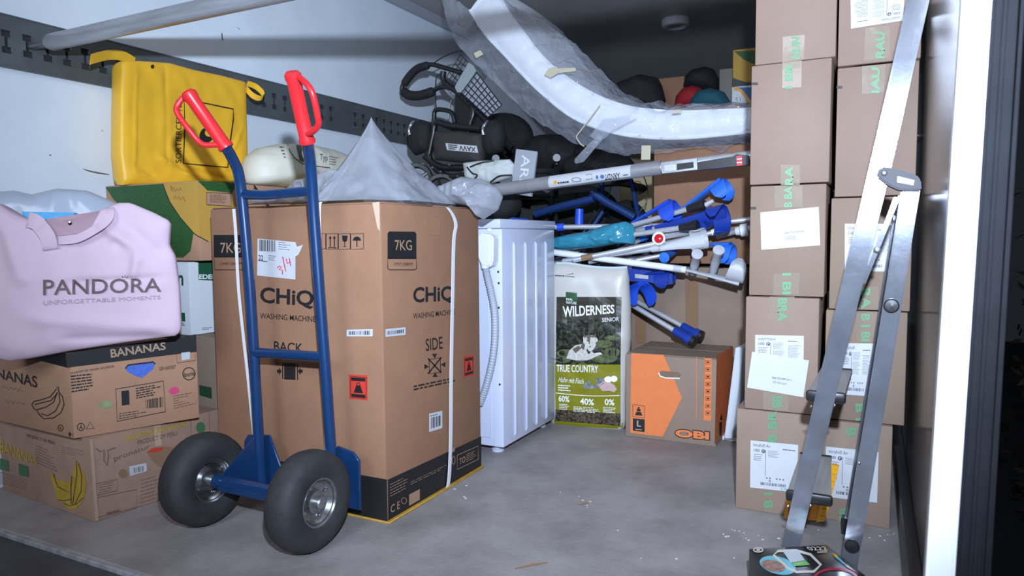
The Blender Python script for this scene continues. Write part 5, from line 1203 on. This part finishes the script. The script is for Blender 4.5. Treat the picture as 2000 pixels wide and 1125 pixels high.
# the rollator against the wall whose push handle and wire basket show
Y3 = 3.15
def px(u, v, y=Y3): return onY(u, v, y)
r1 = thing('rollator', 'black rollator with a wire basket and loop handle by the white wall', 'rollator', px(900, 300), GR_)
obj('push_handle', T(spline([px(930, 150), px(905, 143), px(870, 133), px(842, 126), px(818, 132), px(800, 148), px(788, 164), px(785, 176), px(793, 186), px(812, 188), px(836, 182), px(862, 170), px(885, 174), px(905, 182)], 6), [.012]*78+[.012], 12), rt_, r1)
obj('foam_grip', T(spline([px(838, 127), px(816, 134), px(800, 149), px(789, 165)], 5), [.014]+[.021]*14+[.018], 12), black_mat, r1)
obj('foam_grip', T(spline([px(787, 178), px(800, 186), px(822, 186), px(848, 178)], 5), [.018]+[.025]*14+[.015], 12), black_mat, r1)
obj('brake_cable', T(spline([px(846, 124), px(868, 110), px(895, 100), px(925, 99)], 5), .0035, 6), black_pl, r1)
obj('brake_cable', T(spline([px(866, 142), px(854, 148), px(851, 165), px(851, 200), px(853, 216)], 5), .0035, 6), black_pl, r1)
obj('brake_cable', T(spline([px(882, 195), px(878, 215), px(877, 232)], 5), .0035, 6), chrome, r1)
obj('frame_tube', T(spline([px(866, 140), px(868, 160), px(900, 185), px(950, 235), px(1000, 290)], 5), .016, 10), rt_, r1)
obj('frame_tube', T(spline([px(905, 182), px(925, 215), px(915, 260), px(930, 330)], 5), .016, 10), rt_, r1)
obj('frame_tube', T(spline([px(848, 236), px(849, 218), px(860, 214), px(882, 220), px(888, 240)], 5), .012, 10), rt_, r1)
obj('backrest_panel', solid(patch(NB(), Pl((0, Y3+.05, 0), (0, -1, 0)), ((893, 186), (948, 228), (990, 300), (890, 262)), 6, 6, 0), .02), black_mat, r1)
bk = obj('basket_rim', prism([px(u, v, Y3-.05) for u, v in ((888, 170), (893, 160), (915, 122), (925, 128), (930, 138), (902, 181), (893, 180))], (0, .12, 0)), mat('grey_green_plastic', (.30, .34, .35), .35), r1)
bmw = NB(); bq = ((901, 181), (931, 141), (980, 205), (953, 229)); Yw = Y3-.05
for i in range(8): a, b = bil(bq, 0, i/7), bil(bq, 1, i/7); tube(bmw, [onY(*a, Yw), onY(*b, Yw)], .0024, 5)
for i in range(6): a, b = bil(bq, i/5, 0), bil(bq, i/5, 1); tube(bmw, [onY(*a, Yw), onY(*b, Yw)], .0024, 5)
bq2 = ((899, 107), (921, 128), (893, 172), (872, 150))
for i in range(6): a, b = bil(bq2, 0, i/5), bil(bq2, 1, i/5); tube(bmw, [onY(*a, Yw+.1), onY(*b, Yw+.1)], .0022, 5)
for i in range(5): a, b = bil(bq2, i/4, 0), bil(bq2, i/4, 1); tube(bmw, [onY(*a, Yw+.1), onY(*b, Yw+.1)], .0022, 5)
bq3 = ((901, 182), (953, 229), (947, 233), (897, 188))
for i in range(9): a, b = bil(bq3, i/8, 0), bil(bq3, i/8, 1); tube(bmw, [onY(*a, Yw), onY(*b, Yw+.04)], .0022, 5)
wb = obj('wire_basket', bmw, black_pl, r1); wb['kind'] = 'stuff'
obj('basket_lining', solid(patch(NB(), Pl((0, Yw+.03, 0), (0, -1, 0)), bq, 4, 4, 0), .004), mat('grey_lining', (.34, .36, .42), .7), r1)
# rollator with the padded, labelled back roll
Y4 = 2.98
r2 = thing('rollator', 'black rollator with a padded back roll and a small white label', 'rollator', px(895, 330, Y4), GR_)
pd = Pillow([px(u, v, Y4) for u, v in ((850, 256), (900, 256), (945, 262), (948, 290), (944, 320), (900, 318), (852, 313), (848, 285))], (0, -1, 0), .045, .06, e=5, seed=2)
obj('back_pad', pd.mesh(12), mat('brown_black_fabric', (.034, .029, .029), .75, bump=.2, bs=160), r2)
pr('white_label', lambda bm: patch(bm, pd, ((870, 279.5), (931, 285), (934, 298.5), (873, 293)), 6, 2, .003), paper, r2)
def rl(bm):
    text(bm, pd, 'XAVV', ((930, 297), (897, 293.5), (896, 284), (929, 287.5)), .02, .0045); lines(bm, pd, ((875, 281), (893, 282.5), (894, 293.5), (876, 292)), 3, .6, .0045)
pr('label_lettering', rl, ink, r2)
for u0 in (804, 948):
    obj('chrome_ring', T(spline([px(u0-3, 264, Y4-.05), px(u0-5, 254, Y4-.05), px(u0-1, 244, Y4-.05), px(u0+4, 238, Y4-.03)], 5), .0085, 10), chrome, r2)
    e_ = Pillow([px(u, v, Y4) for u, v in ((u0-3, 240), (u0+20, 234), (u0+36, 242), (u0+40, 268), (u0+32, 296), (u0+8, 304), (u0-3, 290), (u0-4, 262))], (0, -1, 0), .05, .05, e=2.5, seed=u0)
    obj('arm_pad', e_.mesh(10), black_mat, r2)
obj('frame_tube', T(spline([px(838, 300, Y4), px(846, 262, Y4), px(852, 240, Y4), px(880, 246, Y4), px(940, 252, Y4)], 5), .016, 10), rt_, r2)
obj('frame_tube', T(spline([px(835, 296, Y4), px(850, 330, Y4), px(880, 345, Y4), px(915, 340, Y4)], 5), .015, 10), rt_, r2)
obj('frame_tube', T(spline([px(945, 330, Y4), px(900, 328, Y4), px(860, 326, Y4), px(830, 305, Y4)], 5), .017, 10), rt_, r2)
# wheels of the rollators showing over the plastic film
for u, v, r_ in ((812, 352, .088), (862, 372, .085)):
    ctr = px(u, v, 2.95)
    w_ = obj('wheel', lathe(NB(), ctr, V((.5, -1, .25)), [(r_*.74, -.014), (r_*.93, -.016), (r_, -.006), (r_, .006), (r_*.93, .016), (r_*.74, .014), (r_*.74, -.014)], 32), black_pl, r2)
    obj('hub', lathe(NB(), ctr, V((.5, -1, .25)), [(0, .02), (.02, .02), (.022, -.018), (0, -.018)], 16), zinc, w_)
    x_ = V((.5, -1, .25)).normalized().orthogonal().normalized(); y_ = V((.5, -1, .25)).normalized().cross(x_); bm = NB()
    for k in range(5):
        a = k*2*math.pi/5+.5; d_ = x_*math.cos(a)+y_*math.sin(a); tube(bm, [ctr+d_*.015, ctr+d_*r_*.78], .008, 6)
    obj('spokes', bm, black_pl, w_)
for u, v in ((845, 328), (861, 336), (878, 322), (905, 336), (894, 345)): obj('bolt', lathe(NB(), px(u, v, 2.93), (0.2, -1, .3), [(.007, 0), (.007, .004), (.003, .008), (0, .008)], 10), chrome, r2)
cb = thing('cloth_bag', 'pale folded cloth bag with black piping behind the crumpled film', 'bag', px(955, 358, 2.82))
cbp = Pillow([px(u, v, 2.82) for u, v in ((905, 318), (940, 314), (996, 311), (1006, 322), (1004, 345), (985, 352), (955, 360), (920, 356), (908, 345))], (0, -1, 0), .04, .03, e=2.4, wr=.012, wf=20, seed=21)
obj('bag_body', cbp.mesh(12), mat('pale_cloth', (.58, .62, .60), .7, bump=.3, bs=30), cb)
obj('piping', T(spline([cbp.hit(u, v, .003) for u, v in ((912, 326), (922, 338), (932, 342), (926, 350))], 5), .004, 6), black_pl, cb)
obj('piping', T(spline([cbp.hit(u, v, .003) for u, v in ((918, 326), (940, 318), (965, 314))], 5), .004, 6), black_pl, cb)
obj('piping', T(spline([cbp.hit(u, v, .003) for u, v in ((958, 356), (975, 344), (1000, 342))], 5), .004, 6), black_pl, cb)
gb = thing('grey_band', 'grey padded band with pale lettering hanging behind the labelled load bar', 'band', px(1025, 380, 2.70))
bq = ((1010, 294), (1051, 299), (1040, 384), (1000, 378)); GBp = Pl((0, 2.673, 0), (0, -1, 0))
obj('band_body', solid(grid(lambda a, b: GBp.hit(*bil(bq, a, b), .03*math.sin(math.pi*min(1, b*1.2)*.8)), 4, 12), .012), mat('grey_band_fabric', (.34, .36, .40), .7), gb)
class BandS:
    def hit(s, u, v, off=0): b = max(0, (v-296)/84); return GBp.hit(u, v, .03*math.sin(math.pi*min(1, b*1.2)*.8)+.014+off)
pr('lettering', lambda bm: text(bm, BandS(), 'AREI', ((1036, 303), (1028, 374), (1012, 372), (1020, 302)), .01), mat('pale_lettering', (.66, .68, .72), .6), gb)
# dark bags and pads filling the heap
for i, (u, v, a, b, y, lab_) in enumerate(((985, 265, 55, 45, 3.62, 'black padded bag in the heap below the mattress, left of the grey band'), (1075, 300, 70, 38, 3.66, 'black padded bag in the heap below the mattress, behind the grey band'), (1170, 325, 70, 34, 3.62, 'black padded bag in the heap below the mattress, above the labelled load bar'), (1010, 400, 70, 40, 3.62, 'black padded bag low in the heap, just above the washing machine'), (1130, 410, 80, 50, 3.62, 'black padded bag low in the heap, above the turquoise wrapping'), (1225, 440, 40, 50, 3.55, 'black padded bag low in the heap, beside the brown carton'), (955, 398, 62, 42, 2.86, 'black padded bag between the washing machine top and the pale cloth bag'))):
    p_ = Pillow([onY(*q, y) for q in ell(u, v, a, b, 24)], (0, -1, 0), .10, .10, e=2.4, wr=.02, wf=9, seed=i*3.1)
    tag(obj('black_bag', p_.mesh(10), black_mat, ang=60), lab_, 'bag', 'black bags in the heap')
for k, (pts, lab_) in enumerate(((((1045, 418), (1100, 402), (1160, 388)), 'dark blue frame tube crossing the heap above the level silver shaft'), (((1155, 375), (1185, 395), (1240, 425)), 'dark blue frame tube slanting down towards the crutches'))):
    tag(obj('blue_tube', T([onY(u, v, 3.02) for u, v in pts], .018, 12), mat('navy_tube', (.008, .035, .14), .4)), lab_, 'tube')
tag(obj('yellow_carton', abox(-1.20, -.90, 3.62, 3.80, .82, 1.12, .004), mat('cream_card', (.42, .33, .18), .7)), 'cream yellow carton deep in the heap beside the brown carton', 'box')
tag(obj('crutch_cuff', cuff_bm(onY(1012, 425, 2.75), V((.3, 1, 0)), V((0, 0, -1)), .05), cb2), 'blue crutch cuff standing behind the washing machine top', 'cuff')

# ------------------------------------------------------------------ things on the pile at the back
tag(ABX('carton', 'large brown carton at the bottom of the pile far back', -1.35, -.45, 4.05, 4.75, 0, .78, card_grey), 'large brown carton at the bottom of the pile far back', 'box')
tag(ABX('carton', 'large brown carton upper in the pile far back', -1.33, -.47, 4.07, 4.73, .783, 1.49, card_grey), 'large brown carton upper in the pile far back', 'box')
Yz = 4.3
def back_pillow(name, pxs, y, T_, m, label, cat, wr=.01):
    p_ = Pillow([onY(u, v, y) for u, v in pxs], (0, -1, 0), T_, T_, e=2.3, wr=wr, wf=7, seed=len(label))
    tag(obj(name, p_.mesh(10), m, ang=60), label, cat)
back_pillow('red_cushion', [(1318, 215), (1321, 190), (1335, 173), (1355, 168), (1370, 172), (1380, 190), (1380, 215)], 4.25, .10, mat('red_cloth', (.33, .010, .015), .8), 'dark red cushion on the pile far back, beside the teal one', 'cushion')
back_pillow('teal_cushion', [(1345, 216), (1350, 195), (1365, 178), (1390, 172), (1415, 180), (1428, 200), (1432, 216)], 4.15, .10, mat('teal_cloth', (.012, .09, .13), .8), 'teal rounded cushion on the pile far back under the black bag', 'cushion')
back_pillow('black_bag', [(1335, 172), (1340, 150), (1355, 137), (1380, 131), (1395, 136), (1405, 155), (1404, 178), (1370, 180)], 4.45, .12, black_mat, 'black bag on the pile far back above the red cushion', 'bag')
back_pillow('black_coat', [(1180, 205), (1188, 178), (1215, 160), (1255, 146), (1285, 152), (1292, 165), (1300, 195), (1292, 219), (1240, 221), (1195, 221)], 4.2, .12, black_mat, 'black crumpled bundle on the pile far back, left of the carton', 'bundle', .03)
zx = onY(1285, 205, 4.42)
tag(ABX('carton', 'open brown carton on the pile far back between black bundle and cushion', onY(1282, 200, 4.42).x, onY(1336, 200, 4.42).x, 4.42, 4.7, 1.493, onY(1330, 149, 4.42).z, card), 'small brown carton on the pile far back between bundle and cushion', 'box')
tag(ABX('grey_box', 'grey beige box on the pile far back', onY(1405, 150, 4.4).x, onY(1431, 150, 4.4).x, 4.4, 4.6, 1.493, onY(1410, 135, 4.4).z, mat('grey_beige_card', (.22, .20, .17), .7)), 'grey beige box on the pile far back beside the yellow printed carton', 'box')
yc = ABX('leaf_carton', 'yellow and green printed carton on the pile far back beside the stack', onY(1431, 150, 4.2).x, onY(1500, 150, 4.2).x, 4.2, 4.5, onY(1431, 169, 4.2).z, onY(1431, 98, 4.2).z, ycard)
pr('green_leaf', lambda bm: poly(bm, Pl((0, 4.2, 0), (0, -1, 0)), [(1434, 100), (1500, 98), (1500, 130), (1475, 126), (1452, 116)], .002), gcard, yc)
pr('green_leaf', lambda bm: poly(bm, Pl((0, 4.2, 0), (0, -1, 0)), [(1431, 152), (1455, 160), (1500, 162), (1500, 169), (1431, 169)], .002), mat('dark_grey_green', (.06, .07, .06), .7), yc)
bc = ABX('white_blue_carton', 'white carton with blue and yellow print on the pile far back', onY(1429, 190, 4.15).x, onY(1500, 190, 4.15).x, 4.15, 4.5, 1.493, onY(1429, 170, 4.15).z, mat('white_card', (.70, .73, .76), .5))
Pb = Pl((0, 4.15, 0), (0, -1, 0))
pr('blue_print', lambda bm: poly(bm, Pb, [(1432, 171), (1500, 170), (1500, 214), (1466, 214), (1455, 190), (1445, 178)], .002), mat('strong_blue', (.02, .13, .36), .5), bc)
pr('yellow_print', lambda bm: ring_line(bm, Pb, [(1433, 173), (1446, 176), (1458, 190), (1470, 208)], 6, closed=False, off=.003), ypl, bc)
pr('handwriting', lambda bm: [ring_line(bm, Pb, p, 1, closed=False, off=.003) for p in ([(1436, 192), (1441, 190), (1438, 195), (1442, 197)], [(1445, 190), (1446, 198)])], ink, bc)

# ------------------------------------------------------------------ outside, seen past the open door on the right
struct('ground', abox(-6, 8, -6, 14, -1.1, -1.0), mat('night_asphalt', (.04, .04, .042), .9, var=.3, vs=3))
bm = NB(); R_ = random.Random(3)
for i in range(900):
    c = V((R_.uniform(.75, 1.9), R_.uniform(4.6, 5.4), R_.uniform(-.95, 1.3))); a = V((R_.uniform(-1, 1), R_.uniform(-1, 1), R_.uniform(-1, 1))).normalized()*.04; b = a.orthogonal().normalized()*.018
    bm.faces.new([bm.verts.new(x) for x in (c-a, c+b, c+a, c-b)])
hg_ = thing('hedge', 'dark brown leafed hedge in the night outside beyond the door post', 'hedge', (1.3, 5, -1.0))
lf = obj('leaves', bm, mat('dry_leaf', (.035, .02, .01), .7, var=.5, vs=30), hg_, sm=False); lf['kind'] = 'stuff'
for x in (.95, 1.3, 1.65): obj('stem', T(spline([(x, 5, -1.0), (x+.04, 5.02, -.2), (x-.03, 5.0, .6), (x+.05, 5, 1.2)], 4), [.02]*12+[.008], 8), mat('bark', (.05, .035, .025), .9), hg_)

# ------------------------------------------------------------------ scuffs and litter
WLp = Pl((XL, 0, 0), (1, 0, 0)); wl = bpy.data.objects['wall_left']
scf = mat('dark_scuff', (.12, .10, .09), .8)
for px_ in ([(160, 329), (180, 334), (212, 340), (214, 342), (190, 339), (170, 334)], [(432, 66), (434, 64), (436, 78), (434, 79)], [(462, 52), (469, 57), (468, 58)], [(96, 302), (100, 302), (100, 304), (96, 304)], [(198, 254), (201, 255), (200, 257)], [(218, 272), (222, 275), (219, 275)]):
    bm = NB(); poly(bm, WLp, px_, .0008); obj('scuff_mark', bm, scf, wl, sm=False)
R_ = random.Random(11); bm = NB()
for u, v, n_, sp in ((1450, 1045, 14, 26), (1720, 1045, 5, 14), (1130, 975, 6, 30), (900, 960, 5, 40), (1300, 1060, 4, 120), (1560, 1050, 4, 90)):
    for _ in range(n_):
        p = onZ(u+R_.gauss(0, sp), v+R_.gauss(0, sp*.35), 0); q = R_.uniform(.001, .0035); abox(p.x-q, p.x+q, p.y-q*.7, p.y+q*.7, 0, .0012, bm=bm)
lt = tag(obj('litter_specks', bm, mat('pale_specks', (.62, .62, .62), .7), sm=False), 'pale specks and crumbs scattered on the grey floor', 'litter'); lt['kind'] = 'stuff'
for a, b, lab_ in (((1006, 1110), (1070, 1098), 'thin brown wood splinter on the floor near the front edge'), ((1128, 986), (1150, 982), 'short brown wood splinter on the floor before the washing machine')):
    p, q = onZ(*a, .003), onZ(*b, .003); tag(obj('wood_splinter', T([p, p.lerp(q, .5)+V((0, .003, .001)), q], [.001, .003, .0008], 6), mat('splinter_wood', (.25, .14, .08), .8)), lab_, 'splinter')
